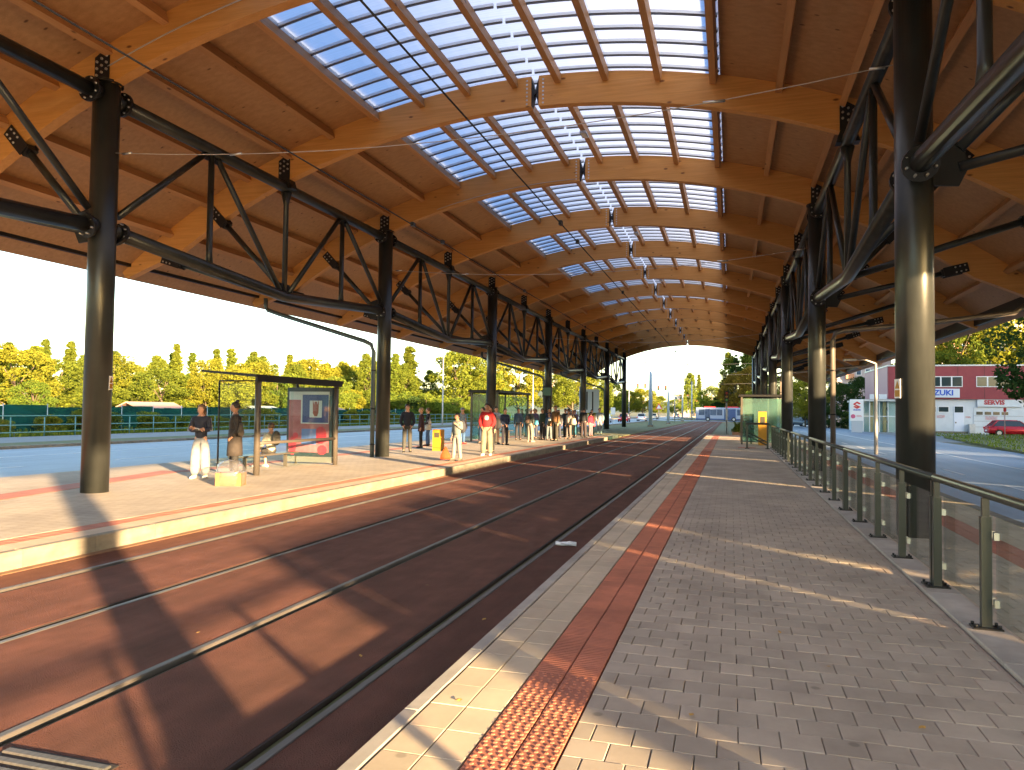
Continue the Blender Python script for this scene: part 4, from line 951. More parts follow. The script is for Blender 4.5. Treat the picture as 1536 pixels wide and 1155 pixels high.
# ------------------------------------------------------------------ VEHICLES
def car(x, y, rz, c, label, grp='cars in the distance', van=False, z=-.15):
    t = thing('parked_car' if 'parked' in label else 'passenger_car', label, 'car', (x, y, z), rz, grp)
    PA = mat('car_paint', c, .25, .3, spec=.6); GL = mat('car_glass', (.02, .03, .04), .08); h = 1.5 if not van else 1.9
    R_ = []
    for (yy, w_, z0, z1) in ((-2.1, .68, .38, .62), (-2.0, .82, .26, .78), (-1.2, .88, .22, .92), (0, .89, .22, .96), (1.3, .88, .22, .98), (2.0, .84, .28, .95), (2.12, .72, .4, .7)):
        R_.append([(-w_, yy, z0), (-w_*1.0, yy, (z0+z1)/2), (-w_*.94, yy, z1-.06), (-w_*.8, yy, z1), (w_*.8, yy, z1), (w_*.94, yy, z1-.06), (w_, yy, (z0+z1)/2), (w_, yy, z0)])
    MB().loft(R_).build('body', PA, t, False)
    f0, f1, b0, b1 = (-1.05, -.35, 1.35, 1.85) if not van else (-1.5, -.9, 1.9, 2.0)
    MB().loft([[(-.80, f0, .93), (.80, f0, .93), (.80, b1, .93), (-.80, b1, .93)], [(-.62, f1, h-.06), (.62, f1, h-.06), (.62, b0, h-.06), (-.62, b0, h-.06)]], 0, False).build('windows', GL, t, False)
    MB().loft([[(-.64, f1-.02, h-.07), (.64, f1-.02, h-.07), (.64, b0+.04, h-.07), (-.64, b0+.04, h-.07)], [(-.55, f1+.15, h), (.55, f1+.15, h), (.55, b0-.1, h), (-.55, b0-.1, h)]], 0, True).build('roof', PA, t, False)
    for sx in (-1, 1):
        MB().tube([(sx*.80, (f0+.02), .93), (sx*.63, f1, h-.05)], .035, 5).build('pillar', PA, t, False)
        MB().tube([(sx*.80, b1, .93), (sx*.63, b0, h-.05)], .05, 5).build('pillar', PA, t, False)
        MB().box(sx*.35-.2+sx*.28, sx*.35+.2+sx*.20, -2.115, -2.02, .60, .72).build('headlight', SIGNW, t, False)
        MB().box(sx*.72-.12, sx*.72+.12, 2.03, 2.14, .66, .86).build('taillight', RED, t, False)
        MB().sph((sx*.98, -.75, .98), (.10, .06, .07), 8, 5).build('mirror', PA, t, False)
        for yy in (-1.32, 1.32):
            wh = MB().tube([(sx*.70, yy, .31), (sx*.90, yy, .31)], .31, 16, 0, True, False).build('wheel', RUBBER, t, False)
            MB().tube([(sx*.895, yy, .31), (sx*.91, yy, .31)], .19, 10, 0, True, False).build('rim', GALV, wh, False)
    MB().box(-.25, .25, 2.125, 2.15, .45, .57).build('number_plate', SIGNW, t, False)
    return t
car(-19.9, 122, 0, (.55, .57, .62), 'silver estate car on the left road beside the far column')
car(-18.5, 135, 0, (.55, .03, .04), 'red hatchback on the left road right of the silver car')
car(-17.2, 152, pi, (.75, .76, .80), 'white car on the left road beside the first pale mast')
car(-19.0, 195, pi, (.60, .56, .48), 'beige car driving away farther along the left road')
car(-18.0, 265, pi, (.05, .10, .16), 'dark car farthest away on the left road')
car(-21.5, 104, 0, (.70, .72, .76), 'white van behind the man standing alone past the crowd', van=True)
car(24.9, 79.0, pi/2, (.50, .015, .03), 'red car parked before the dealership garage', 'cars by the dealership', z=-.2)
car(10.2, 118, .6, (.06, .09, .12), 'dark car parked under the trees beyond the pylon sign', 'cars by the dealership', z=-.2)
# articulated bus crossing
t = thing('city_bus', 'white and pale blue articulated bus with red roof boxes crossing the tracks', 'bus', (-7.4, 169, -.2))
BW = mat('bus_white_shaded', (.26, .33, .46), .4); BB = mat('bus_blue', (.03, .07, .20), .35); BG = mat('bus_glass', (.03, .06, .12), .2, c2=(.06, .11, .2), scale=1.5)  # bus white darkened and blued: shade put into its base colour
for a, b in ((0, 10.2), (11.2, 18)):
    R_ = []
    for u, ins in ((a, .12), (a+.15, 0), (b-.15, 0), (b, .12)):
        R_.append([(u, -1.25+ins, .32), (u, -1.27+ins, 1.5), (u, -1.20+ins, 2.9-ins), (u, -1.0, 3.02-ins), (u, 1.0, 3.02-ins), (u, 1.2-ins, 2.9-ins), (u, 1.27-ins, 1.5), (u, 1.25-ins, .32)])
    MB().loft(R_, 0, False).build('body', BW, t, False)
for i, (a, b) in enumerate(((.7, 1.9), (3.1, 4.4), (4.5, 5.6), (8.7, 10.0), (11.6, 12.9), (13.0, 14.3), (15.8, 17.0))): MB().box(a, b, -1.285, -1.262, 1.35, 2.6).build('window', BG, t, False)
for a in (2.0, 6.0, 14.5):
    d = MB().box(a, a+1.05 if a != 6 else a+2.4, -1.29, -1.262, .42, 2.7).build('door', BB, t, False)
    for u in ((a+.08, a+.48), (a+.57, a+.97)): MB().box(u[0], u[1], -1.30, -1.291, .55, 2.6).build('pane', BG, d, False)
MB().box(10.2, 11.2, -1.15, 1.15, .4, 2.85).build('bellows', BLACK, t, False)
MB().box(.1, 10.1, -1.28, -1.262, .33, .62).build('skirt', BB, t, False)
for a, b in ((1.8, 4.2), (6.2, 9.0), (12, 15)): MB().bev(a, b, -.9, .9, 3.0, 3.26, .06).build('roof_box', RED, t, False)
for xx in (2.6, 8.0, 15.5):
    wh = MB().tube([(xx, -1.30, .48), (xx, -1.0, .48)], .48, 18, 0, True, False).build('wheel', RUBBER, t, False); MB().tube([(xx, -1.32, .48), (xx, -1.301, .48)], .26, 10, 0, True, False).build('rim', GALV, wh, False)
for sx in (-1, 1): MB().box(-.03, .03, sx*1.0-.15, sx*1.0+.15, .6, .8).build('headlight', SIGNW, t, False)

# ------------------------------------------------------------------ MASTS, SIGNALS, SIGNS
MAST = mat('mast_pale_blue', (.36, .46, .55), .5, .1); MASTW = mat('mast_white', (.40, .47, .55), .5, .1)
for i, (x, y, h, r, m) in enumerate([(-9.5, 93, 9.3, .26, MAST), (-9.4, 119, 9.0, .21, MAST), (-9.5, 156, 9.4, .2, MASTW), (-9.6, 196, 9.4, .2, MASTW), (-8.4, 232, 9.4, .2, MASTW), (-7.5, 262, 9.4, .2, MASTW), (-9.6, 300, 9.4, .2, MASTW), (1.3, 205, 9.4, .2, MASTW), (1.3, 250, 9.4, .2, MASTW), (1.2, 300, 9.4, .2, MASTW)]):
    side = 'left of the tracks' if x < 0 else 'right of the tracks'
    n_i = i if x < 0 else i-7
    t = thing('catenary_mast', '%s pale catenary mast %s beyond the roof' % (ORD[n_i], side), 'mast', (x, y, -.2), 0, 'catenary masts along the tramway')
    MB().tube([(x, y, -.2), (x, y, h)], [r, r*.62], 12).build('shaft', m, t); MB().tube([(x, y, h), (x, y, h+.35)], [r*.62, .02], 12).build('cap', m, t)
    MB().bev(x-.35, x+.35, y-.35, y+.35, -.25, .05, .03).build('foundation', KERB, t)
for i, y in enumerate((93, 119, 156, 196, 232)):
    wire([(-9.4, y, 7.6), (-4, y, 7.4), (6, y, 7.7)], .03, '%s cross span wire from a pale mast beyond the roof' % ORD[i], 'cross spans beyond the roof', 'span_wire')
tag(MB().tube([(-9.4, 93, 8.7), (-7, 93, 8.8), (-3.6, 93, 8.9)], .04, 5).build('bracket_arm', MAST), 'thin bracket arm at the top of the first pale mast', 'bracket')
tag(MB().tube([(6, y_, 0) for y_ in (196, 196.01)], .01, 4).build('post_stub', GALV), 'small grey stub right of the tramway', 'stub') if False else None
def signal(x, y, h, label, arm=None, heads=1):
    t = thing('traffic_signal', label, 'traffic light', (x, y, -.2), 0, 'traffic lights')
    MB().tube([(x, y, -.2), (x, y, h)], .07, 8).build('pole', GALV, t)
    hp = [(x, h)]
    if arm: MB().tube([(x, y, h-.5), (x+arm*.4, y, h+.1), (x+arm, y, h+.2)], .06, 8).build('mast_arm', GALV, t); hp = [(x+arm, h), (x+arm*.55, h)]
    for (hx, hz) in hp:
        hd = MB().bev(hx-.17, hx+.17, y-.3, y-.1, hz-.9, hz, .03).build('signal_head', BLACK, t)
        for q, cc in enumerate(((.25, .01, .01), (.25, .13, .01), (.02, .20, .06))): MB().tube([(hx, y-.33, hz-.18-.27*q), (hx, y-.302, hz-.18-.27*q)], .10, 10).build('lens', mat('lens', cc, .3), hd)
signal(-.33, 62.5, 3.4, 'tram signal on a thin pole past the end of the right platform')
signal(-19.6, 150, 7.3, 'traffic light on a mast arm left of the first pale mast', 3.2)
signal(-10.6, 150, 6.9, 'traffic light on a mast arm right of the first pale mast', -3.2)
signal(-14.2, 200, 4.0, 'small traffic light beside the road in the far distance')
t = thing('warning_road_sign', 'triangular warning sign on a pole beside the left road', 'road sign', (-14.6, 160, -.2))
MB().tube([(-14.6, 160, -.2), (-14.6, 160, 3.0)], .05, 8).build('pole', GALV, t)
MB().prism([(-.75, 2.3), (.75, 2.3), (0, 3.6)], .08, .12, 0, Matrix.Translation((-14.6, 160, 0)) @ Matrix.Rotation(pi/2, 4, 'X')).build('sign_plate', RED, t)
MB().prism([(-.5, 2.43), (.5, 2.43), (0, 3.28)], .125, .135, 0, Matrix.Translation((-14.6, 160, 0)) @ Matrix.Rotation(pi/2, 4, 'X')).build('sign_face', SIGNW, t)
t = thing('round_road_sign', 'round red and white road sign beside the right shelter', 'road sign', (1.35, 75, -.2))
MB().tube([(1.35, 75, -.2), (1.35, 75, 1.6)], .04, 8).build('pole', GALV, t)
MB().tube([(1.35, 74.9, 1.15), (1.35, 74.93, 1.15)], .36, 16, 0, True, False).build('sign_plate', RED, t); MB().tube([(1.35, 74.88, 1.15), (1.35, 74.895, 1.15)], .24, 16, 0, True, False).build('sign_face', SIGNW, t); MB().box(1.16, 1.54, 74.86, 74.875, 1.09, 1.21).build('sign_bar', RED, t)
t = thing('planter', 'low brick planter with green shrubs past the right platform end', 'planter', (.75, 60, -.2))
MB().box(.1, 1.6, 59.4, 60.6, -.2, .18).build('trough', mat('brick_brown', (.22, .12, .08), .8), t)
t = thing('route_board', 'large pale notice board with dark columns of text behind the crowd', 'notice board', (-14.0, 77, -.2))
for x in (-14.7, -13.3): MB().tube([(x, 77, -.2), (x, 77, 3.9)], .05, 8).build('post', GALV, t)
MB().bev(-14.85, -13.15, 76.95, 77.03, 1.5, 3.95, .02).build('board', mat('board_pale', (.55, .60, .62), .5), t)
for x in (-14.5, -13.9): MB().box(x, x+.14, 76.93, 76.948, 1.8, 3.7).build('text_column', BLACK, t)
t = thing('information_post', 'dark information sign box on a pole beside the fourth left column', 'information sign', (-11.2, 46.5, 0))
MB().tube([(-11.2, 46.5, 0), (-11.2, 46.5, 3.2)], .05, 8).build('pole', BLACK, t); MB().bev(-11.6, -11.0, 46.4, 46.6, 2.55, 3.2, .02).build('sign_box', BLACK, t); MB().box(-11.55, -11.05, 46.38, 46.395, 2.62, 3.12).build('sign_face', mat('sign_green', (.06, .15, .11), .4), t)
t = thing('small_sign', 'small white rectangular sign on a post by the left road', 'road sign', (-15.2, 100, -.2))
MB().tube([(-15.2, 100, -.2), (-15.2, 100, 1.8)], .03, 6).build('pole', GALV, t); MB().box(-15.5, -14.9, 99.95, 99.99, 1.25, 2.2).build('sign_face', SIGNW, t)
t = thing('hanging_sign', 'small blue hanging street sign between the fourth and fifth left columns', 'sign', (-16, 82, 4))
MB().tube([(-16.2, 82, -.2), (-16.2, 82, 4.4)], .05, 8).build('pole', GALV, t); MB().box(-16.1, -14.6, 81.95, 82.02, 3.4, 3.95).build('sign_face', mat('sign_blue', (.20, .35, .50), .4), t)
LAMPP = mat('lamp_grey', (.45, .43, .40), .5, .2)
def lamp(x, y, h, arm, label):
    t = thing('street_lamp', label, 'street lamp', (x, y, -.2), 0, 'street lamps')
    MB().tube([(x, y, -.2), (x, y, 1.2), (x, y, h)], [.085, .085, .055], 10).build('pole', LAMPP, t)
    MB().tube([(x, y, h), (x+arm*.4, y, h+.18), (x+arm, y, h+.2)], .035, 8).build('arm', LAMPP, t)
    MB().bev(x+arm-.28, x+arm+.28, y-.12, y+.12, h+.13, h+.24, .03).build('lamp_head', GALV, t)
lamp(6.43, 37.8, 4.0, -1.1, 'grey lamp pole on the road edge beyond the glass railing')
lamp(-31, 78, 8.5, 2.0, 'slim grey lamp pole beyond the left road, behind the crowd')
lamp(-29.5, 112, 8.5, 2.0, 'slim grey lamp pole beyond the left road near the notice board')
lamp(14.2, 64, 5.4, .8, 'slim lamp pole beside the lawn at the right edge') if False else None
t = thing('no_entry_post', 'thin red and white sign post on the lawn before the red car', 'road sign', (20.3, 66, -.1))
MB().tube([(20.3, 66, -.1), (20.3, 66, 2.3)], .035, 6).build('pole', mat('pole_pink', (.5, .3, .3), .5), t); MB().box(20.2, 20.4, 65.95, 65.98, 2.0, 2.3).build('sign_face', RED, t)

# ------------------------------------------------------------------ FENCES on the left
t = thing('street_railing', 'long teal tubular railing beyond the left road', 'railing', (-36.8, 20, -.1))
pm_ = MB().tube([(0, 0, -.1), (0, 0, 1.05)], .035, 6).mesh('post', TEAL)
for i in range(0, 90):
    o = link('post', pm_, t); o.location = (0, -14+i*2.05, 0)
for z in (1.02, .52, .12): MB().tube([(-36.8, 4, z), (-36.8, 200, z)], .03, 6).build('rail', TEAL, t)
t = thing('mesh_fence', 'green mesh garden fence behind the teal railing', 'fence', (-41.5, 20, -.2))
for i in range(24):
    y0 = 22+i*3
    MB().box(-41.51, -41.49, y0+.04, y0+2.96, -.1, 1.55+.08*sin(i*2.1)).build('mesh_panel', MESHG, t); MB().tube([(-41.5, y0, -.2), (-41.5, y0, 1.7)], .03, 6).build('post', GALV, t)
def shed(x, y, w_, d, h, rh, wallm, roofm, label, rz=0):
    t = thing('garden_shed', label, 'shed', (x, y, -.2), rz, 'garden sheds behind the fence')
    MB().box(-w_/2, w_/2, -d/2, d/2, 0, h).build('wall', wallm, t, False)
    for s in (-1, 1): MB().prism([(0, h+rh), (s*(w_/2+.3), h-.05), (s*(w_/2+.3), h+.05), (0, h+rh+.1)][::s], -d/2-.3, d/2+.3, 0, Matrix.Rotation(pi/2, 4, 'X')).build('roof', roofm, t, False)
    MB().box(w_/2+.002, w_/2+.03, -.4, .4, 0, 1.7).build('door', BARK, t, False)
RT = mat('roof_tile_pink', (.50, .30, .24), .8, c2=(.40, .24, .2), scale=3); RW = mat('roof_pale', (.42, .42, .42), .7)
WALLC = mat('wall_cream', (.55, .50, .42), .8)
shed(-49, 54, 3.6, 5, 1.3, .8, WALLC, RT, 'garden shed with pink tiled roof behind the green fence')
shed(-49, 38.5, 3.5, 4, 1.2, .5, WALLC, RW, 'garden shed with pale roof at the left behind the green fence')
shed(-49, 70, 3.5, 4, 1.3, .6, WALLC, RW, 'garden shed with white roof seen past the shelter')
shed(-47, 79, 5, 4, 1.4, .8, mat('shed_blue', (.05, .22, .24), .8), RT, 'low teal shed with red roof seen beside the posters')

# ------------------------------------------------------------------ DEALERSHIP and buildings on the right
DR = mat('dealer_red_cladding', (.23, .030, .042), .6, c2=(.26, .036, .048), scale=2); DP_ = mat('dealer_pink', (.42, .22, .24), .6)
DW = mat('dealer_white', (.62, .66, .70), .6, c2=(.56, .60, .64), scale=2); WIN = mat('window_dark', (.03, .05, .055), .12); WF = mat('window_frame', (.72, .74, .76), .5)
BLU = mat('letter_blue', (.01, .08, .50), .5); LRED = mat('letter_red', (.40, .03, .04), .5); LPINK = mat('letter_rose', (.65, .25, .25), .6)
t = thing('car_dealership', 'two tone dealership with dark red upper storey and white ground floor at right', 'building', (26, 88, -.2))
DY = 88.0
MB().box(16.25, 40, DY+.3, DY+14, -.3, 3.38).build('ground_floor', DW, t); MB().box(16.2, 40, DY, DY+14.2, 3.38, 6.85).build('upper_floor', DR, t)
MB().box(16.12, 16.19, DY+.1, DY+14, 3.4, 6.8).build('side_cladding', DP_, t)
MB().box(16.1, 40.1, DY-.08, DY+14.3, 6.85, 7.0).build('parapet', GALV, t)
for i in range(9): MB().box(17.9+i*2.45, 17.93+i*2.45, DY-.012, DY-.001, 3.4, 6.84).build('cladding_joint', BLACK, t)
def windowrow(x0, x1, z0, z1, n, yy=DY):
    f = MB().box(x0, x1, yy-.05, yy-.003, z0, z1).build('window', WF, t); w_ = (x1-x0)/n
    for i in range(n): MB().box(x0+i*w_+.07, x0+(i+1)*w_-.07, yy-.06, yy-.052, z0+.08, z1-.08).build('pane', WIN, f)
def strokes(x0, x1, yy, z0, z1, n):      # red print too small to read in the photograph
    g = MB(); rr = random.Random(n)
    for i in range(n):
        a = x0+(x1-x0)*i/n; w_ = (x1-x0)/n*.7; g.box(a, a+w_*.35, yy-.008, yy, z0, z1)
        for zz in rr.sample((z0, (z0+z1)/2-.02, z1-.05), 2): g.box(a+w_*.36, a+w_, yy-.008, yy, zz, zz+.05)
    g.build('faded_print', LPINK, t)
windowrow(20.2, 23.24, 4.66, 5.78, 3); windowrow(24.5, 27.6, 4.66, 5.78, 3); windowrow(16.9, 19.3, 4.66, 5.78, 2); windowrow(29.5, 32.6, 4.66, 5.78, 3)
o = MB().box(18.6, 22.93, DY-.2, DY-.06, 3.55, 4.47).build('name_board', mat('board_white', (.60, .66, .74), .5), t)
text('SUZUKI', .78, BLU, t, (20.95-26, DY-88-.215, 4.02+.2), (pi/2, 0, 0), sx=1.05, bold=.025)
MB().box(24.6, 28.6, DY+.05, DY+.28, 2.62, 3.36).build('name_board', DW, t)
text('SERVIS', .62, LRED, t, (26.15-26, DY-88+.04, 3.05+.2), (pi/2, 0, 0), sx=1.05, bold=.03)
f = MB().box(24.3, 28.8, DY+.24, DY+.295, -.3, 2.55).build('garage_door', DW, t)
for i in range(4): MB().box(24.55+i*.77, 25.14+i*.77, DY+.22, DY+.238, 1.78, 2.09).build('pane', WIN, f)
for z in (.5, 1.1, 1.65): MB().box(24.3, 28.8, DY+.232, DY+.239, z, z+.02).build('panel_joint', BLACK, f)
strokes(25.4, 26.5, DY+.222, 1.24, 1.62, 11)
strokes(20.9, 21.65, DY+.285, 1.4, 1.7, 8); strokes(23.58, 24.06, DY+.285, 1.42, 1.6, 6)
windowrow(20.0, 20.85, 1.97, 2.64, 1, DY+.3); windowrow(21.0, 22.05, 1.97, 2.64, 1, DY+.3)
f = MB().box(22.49, 23.42, DY+.24, DY+.295, -.2, 2.68).build('entrance_door', mat('door_white', (.70, .74, .84), .5), t); MB().box(22.56, 23.35, DY+.225, DY+.238, 1.99, 2.62).build('pane', WIN, f); MB().box(22.6, 22.7, DY+.22, DY+.238, .85, 1.0).build('handle', BLACK, f)
MB().box(23.72, 24.25, DY-.5, DY+.2, -.3, .8).build('meter_cabinet', GALV, t)
MB().box(20, 24.2, DY+.0, DY+.2, -.3, .0).build('plinth', KERB, t)
# showroom
t = thing('showroom', 'glass fronted showroom with orange columns left of the dealership', 'building', (15, 88, -.2))
MB().box(13.7, 16.1, 89.2, 98, -.3, 3.1).build('wall', mat('showroom_wall', (.45, .55, .60), .6), t); MB().box(13.5, 17.2, 87.6, 98, 3.1, 3.3).build('roof', GALV, t)
MB().box(13.72, 17.0, 88.0, 88.04, -.2, 3.1).build('glass_front', GLASS, t)
for x in (13.72, 14.35, 15.3, 16.15, 16.95): MB().box(x-.04, x+.04, 87.93, 87.99, -.2, 3.1).build('mullion', WF, t)
MB().box(13.7, 17, 87.94, 87.99, 1.45, 1.53).build('transom', WF, t)
for x in (14.55, 15.85): MB().box(x-.16, x+.16, 88.1, 88.4, -.2, 3.05).build('column', mat('orange_column', (.50, .30, .12), .6), t)
for x, z in ((16.3, 2.3), (16.3, .9)): MB().sph((x+.15, 88.5, z), (.38, .15, .28), 8, 6).build('displayed_item', BLACK, t)
for a, b in ((14.3, 15.0), (15.2, 15.95)): MB().box(a, b, 87.5, 87.58, 3.32, 3.85).build('roof_sign', DW, t)
# pylon sign
t = thing('pylon_sign', 'white pylon sign with red angular S emblem and pink disc', 'sign', (12.48, 84, -.2))
MB().bev(11.86, 13.11, 83.95, 84.2, 1.0, 3.22, .02).build('sign_box', SIGNW, t); MB().box(11.98, 13.0, 84.0, 84.15, -.2, 1.0).build('base', mat('pylon_base', (.45, .50, .55), .5), t)
RM = Matrix.Translation((12.51, 83.93, 2.62)) @ Matrix.Rotation(pi/2, 4, 'X')
MB().prism([(0, .38), (.37, .17), (.20, .08), (0, .19), (-.18, .09), (.02, -.02), (.38, -.19), (.20, -.26), (-.02, -.15), (-.40, .10)][::-1], -.01, .01, 0, RM).prism([(0, -.38), (-.37, -.17), (-.20, -.08), (0, -.19), (.18, -.09), (.30, -.16), (.18, -.28)][::-1], -.012, .008, 0, RM).build('emblem', RED, t)
text('SUZUKI', .20, BLU, t, (12.5-12.48, -.06, 2.12+.2), (pi/2, 0, 0), bold=.008)
MB().tube([(12.13, 83.93, 1.46), (12.13, 83.945, 1.46)], .22, 16, 0, True, False).build('pink_disc', mat('disc_pink', (.60, .10, .22), .5), t)
MB().box(12.45, 12.98, 83.93, 83.945, 1.42, 1.46).box(12.45, 12.9, 83.93, 83.945, 1.52, 1.57).build('faded_print', LPINK, t)
# apartments
def flats(x0, x1, y, d, h, m1, m2, label, nf, nw, seed):
    t = thing('apartment_block', label, 'building', ((x0+x1)/2, y, 0), 0, 'apartment blocks on the slope'); rr = random.Random(seed)
    MB().box(x0, x1, y, y+d, -.3, h).build('wall', m1, t); MB().box(x0-.2, x1+.2, y-.2, y+d+.2, h, h+.5).build('parapet', m2, t)
    fh = h/nf; ww = (x1-x0)/nw
    for i in range(nf):
        for j in range(nw):
            if j % 3 == 1:
                MB().box(x0+j*ww+.1, x0+(j+1)*ww-.1, y-.9, y-.02, i*fh+.3, i*fh+1.3).build('balcony', m2, t)
            f = MB().box(x0+j*ww+ww*.2, x0+(j+1)*ww-ww*.2, y-.06, y-.01, i*fh+1.0, i*fh+fh-.5).build('window', WF, t)
            MB().box(x0+j*ww+ww*.2+.12, x0+(j+1)*ww-ww*.2-.12, y-.08, y-.062, i*fh+1.12, i*fh+fh-.62).build('pane', BG, f)
FO = mat('flats_orange', (.55, .26, .15), .8); FC = mat('flats_cream', (.55, .50, .42), .8); FP = mat('flats_pink', (.50, .42, .42), .8)
flats(20, 30, 160, 12, 14, FP, FO, 'pale pink apartment block with orange balconies behind the trees, left one', 5, 6, 1)
flats(33, 44.5, 150, 12, 24, FO, FC, 'orange apartment block above the dealership, middle one', 8, 6, 2)
flats(45.5, 58, 146, 12, 26, FC, FO, 'cream and orange apartment block at the right edge', 9, 6, 3)
flats(88, 100, -20, 71, 24, FC, FO, 'long cream apartment block out of view, added to shade the dealership', 8, 3, 6)  # unseen block added to put the dealership in shade
flats(88, 100, 84, 108, 20.5, FO, FC, 'second tall apartment block out of view, added to shade the bus', 8, 3, 7)  # unseen block added to throw shade over the crossing bus
flats(-24, -8, 330, 12, 9, FC, FO, 'distant cream apartment block beyond the crossing', 3, 7, 4)
flats(2, 12, 260, 12, 9, FO, FC, 'distant orange apartment block behind the bus', 3, 5, 5)

# ------------------------------------------------------------------ VEGETATION
def crown(kind, m, seed, n=4200, leaf=.26):
    rr = random.Random(seed); g = MB(); cl_ = []
    nc = {'round': 90, 'poplar': 150, 'bush': 34, 'conifer': 70, 'tall': 110}[kind]
    for i in range(nc):
        if kind == 'round':
            a = rr.random()*2*pi; z = rr.uniform(-.85, 1); r = sqrt(max(0, 1-z*z))*rr.uniform(.45, .95); c = (cos(a)*r*.5, sin(a)*r*.5, .58+z*.38); s = rr.uniform(.06, .12)
        elif kind == 'tall':
            a = rr.random()*2*pi; z = rr.random(); r = (.34*(1-z)**.6+.04)*rr.uniform(.4, 1); c = (cos(a)*r, sin(a)*r, .14+z*.83); s = rr.uniform(.07, .11)*(1.15-.6*z)
        elif kind == 'poplar':
            a = rr.random()*2*pi; z = rr.random(); r = .065*(1.01-z)**.6*(z+.1)**.2*rr.uniform(0, 1); c = (cos(a)*r, sin(a)*r, .08+z*.88); s = rr.uniform(.04, .065)*(1.15-.75*z)
        elif kind == 'bush':
            a = rr.random()*2*pi; z = rr.random(); r = .52*sqrt(1-z*z*.8)*rr.uniform(.3, 1); c = (cos(a)*r, sin(a)*r, .08+z*.78); s = rr.uniform(.12, .2)
        else:
            z = rr.random()**1.3; a = rr.random()*2*pi; r = (1-z)*.36*rr.uniform(.55, 1); c = (cos(a)*r, sin(a)*r, .1+z*.88-.12*r); s = rr.uniform(.05, .1)*(1.25-z)
        cl_.append((c, s))
    per = n//nc
    for (c, s) in cl_:
        for _ in range(per):
            while True:
                p = Vector((rr.uniform(-1, 1), rr.uniform(-1, 1), rr.uniform(-1, 1)))
                if p.length < 1: break
            p = p.normalized()*(p.length**.5)
            q = Vector((c[0]+p.x*s, c[1]+p.y*s, c[2]+p.z*s*(.75 if kind != 'conifer' else .45)))
            u = Vector((rr.gauss(0, 1), rr.gauss(0, 1), rr.gauss(0, .7))).normalized(); v = u.cross(Vector((rr.gauss(0, 1), rr.gauss(0, 1), rr.gauss(0, 1)))).normalized()
            l = leaf*rr.uniform(.6, 1.25)*.5; b = len(g.v)
            g.v += [tuple(q-u*l), tuple(q+v*l*.55), tuple(q+u*l), tuple(q-v*l*.55)]; g.face((b, b+1, b+2, b+3))
    return g.mesh('crown', m), cl_
def trunk(kind, cl_, seed):
    rr = random.Random(seed); g = MB(); top = {'round': .55, 'poplar': .9, 'bush': .25, 'conifer': .95, 'tall': .8}[kind]
    g.tube([(0, 0, -.12), (.006, .004, top*.4), (-.006, .004, top)], [.022, .016, .004], 7)
    for (c, s) in cl_[:14]:
        z0 = min(top*.9, max(.1, c[2]*.55)); g.tube([(0, 0, z0), (c[0]*.5, c[1]*.5, (z0+c[2])*.5+.01), c], [.009, .006, .002], 4)
    return g.mesh('trunk', BARK)
LIB = {}
for nm, kind, m, n_l, lf in (('ry', 'round', L_YEL, 5200, .034), ('rm', 'round', L_MID, 5200, .034), ('rg', 'round', L_GRN, 5200, .034), ('ro', 'round', L_ORG, 4200, .034), ('by', 'bush', L_YEL, 3600, .05), ('bg', 'bush', L_GRN, 3600, .05), ('bm', 'bush', L_MID, 3600, .05),
                       ('pm', 'poplar', L_MID, 5200, .020), ('pg', 'poplar', L_GRN, 5200, .020), ('cd', 'conifer', L_DRK, 9000, .026), ('td', 'tall', L_GRN, 6000, .03), ('ty', 'tall', L_MID, 6000, .03), ('bd', 'bush', L_DRK, 3600, .05), ('rd', 'round', L_DRK, 5200, .034)):
    n_l = int(n_l*2.6); lf *= 1.0
    me, c_ = crown(kind, m, hash(nm) % 1 + len(LIB)*7+3, n_l, lf); LIB[nm] = (me, trunk(kind, c_, 5), kind)
def tree(nm, x, y, h, label, grp, w_=1., z=-.22):
    me, tr, kind = LIB[nm]
    t = thing({'conifer': 'conifer', 'poplar': 'poplar_tree', 'bush': 'shrub'}.get(kind, 'tree'), label, 'tree' if kind != 'bush' else 'shrub', (x, y, z), random.random()*6.28, grp)
    t.scale = (h*w_, h*w_, h); link('crown', me, t); link('trunk', tr, t); return t
R1 = random.Random(11)
for y in range(26, 110, 3):
    yy = y+R1.uniform(-1.2, 1.2); nm = R1.choice(['by', 'bm', 'bg', 'bg', 'bm'])
    tree(nm, -40.2+R1.uniform(-.6, .5), yy, R1.uniform(.9, 1.9), '%s low bush from the left along the green mesh fence' % ORD[(y-26)//3], 'bushes along the mesh fence', R1.uniform(1.2, 1.9))
for y in range(30, 100, 4):
    nm = R1.choice(['ry', 'ry', 'rm', 'rm', 'rg'] if y < 70 else ['ry', 'rm', 'rg'])
    tree(nm, -52+R1.uniform(-3, 2.5), y+R1.uniform(-1.5, 1.5), R1.uniform(3.6, 5.6)+(.6 if y > 60 else 0), '%s fruit tree from the left in the gardens beyond the left road' % ORD[(y-30)//4], 'garden trees beyond the left road', R1.uniform(1.0, 1.35))
for y in range(42, 150, 4):
    tree(R1.choice(['ry', 'rm', 'ry', 'ty', 'rm']), -66+R1.uniform(-5, 5), y+R1.uniform(-2, 2), R1.uniform(6.0, 8.0)*(1+max(0, y-45)/240), '%s taller sunlit tree from the left behind the garden trees' % ORD[(y-42)//4], 'second row of trees beyond the left road', R1.uniform(.75, 1.1))
for y in range(62, 204, 5):
    if True: tree(R1.choice(['pm', 'pm', 'pg']), -95+R1.uniform(-8, 6), y+R1.uniform(-3, 3), R1.uniform(10.6, 12.4)*(1+max(0, y-70)/420), '%s slender poplar from the left behind the tree belt' % ORD[(y-62)//5], 'poplars behind the tree belt', R1.uniform(1.5, 2.1))
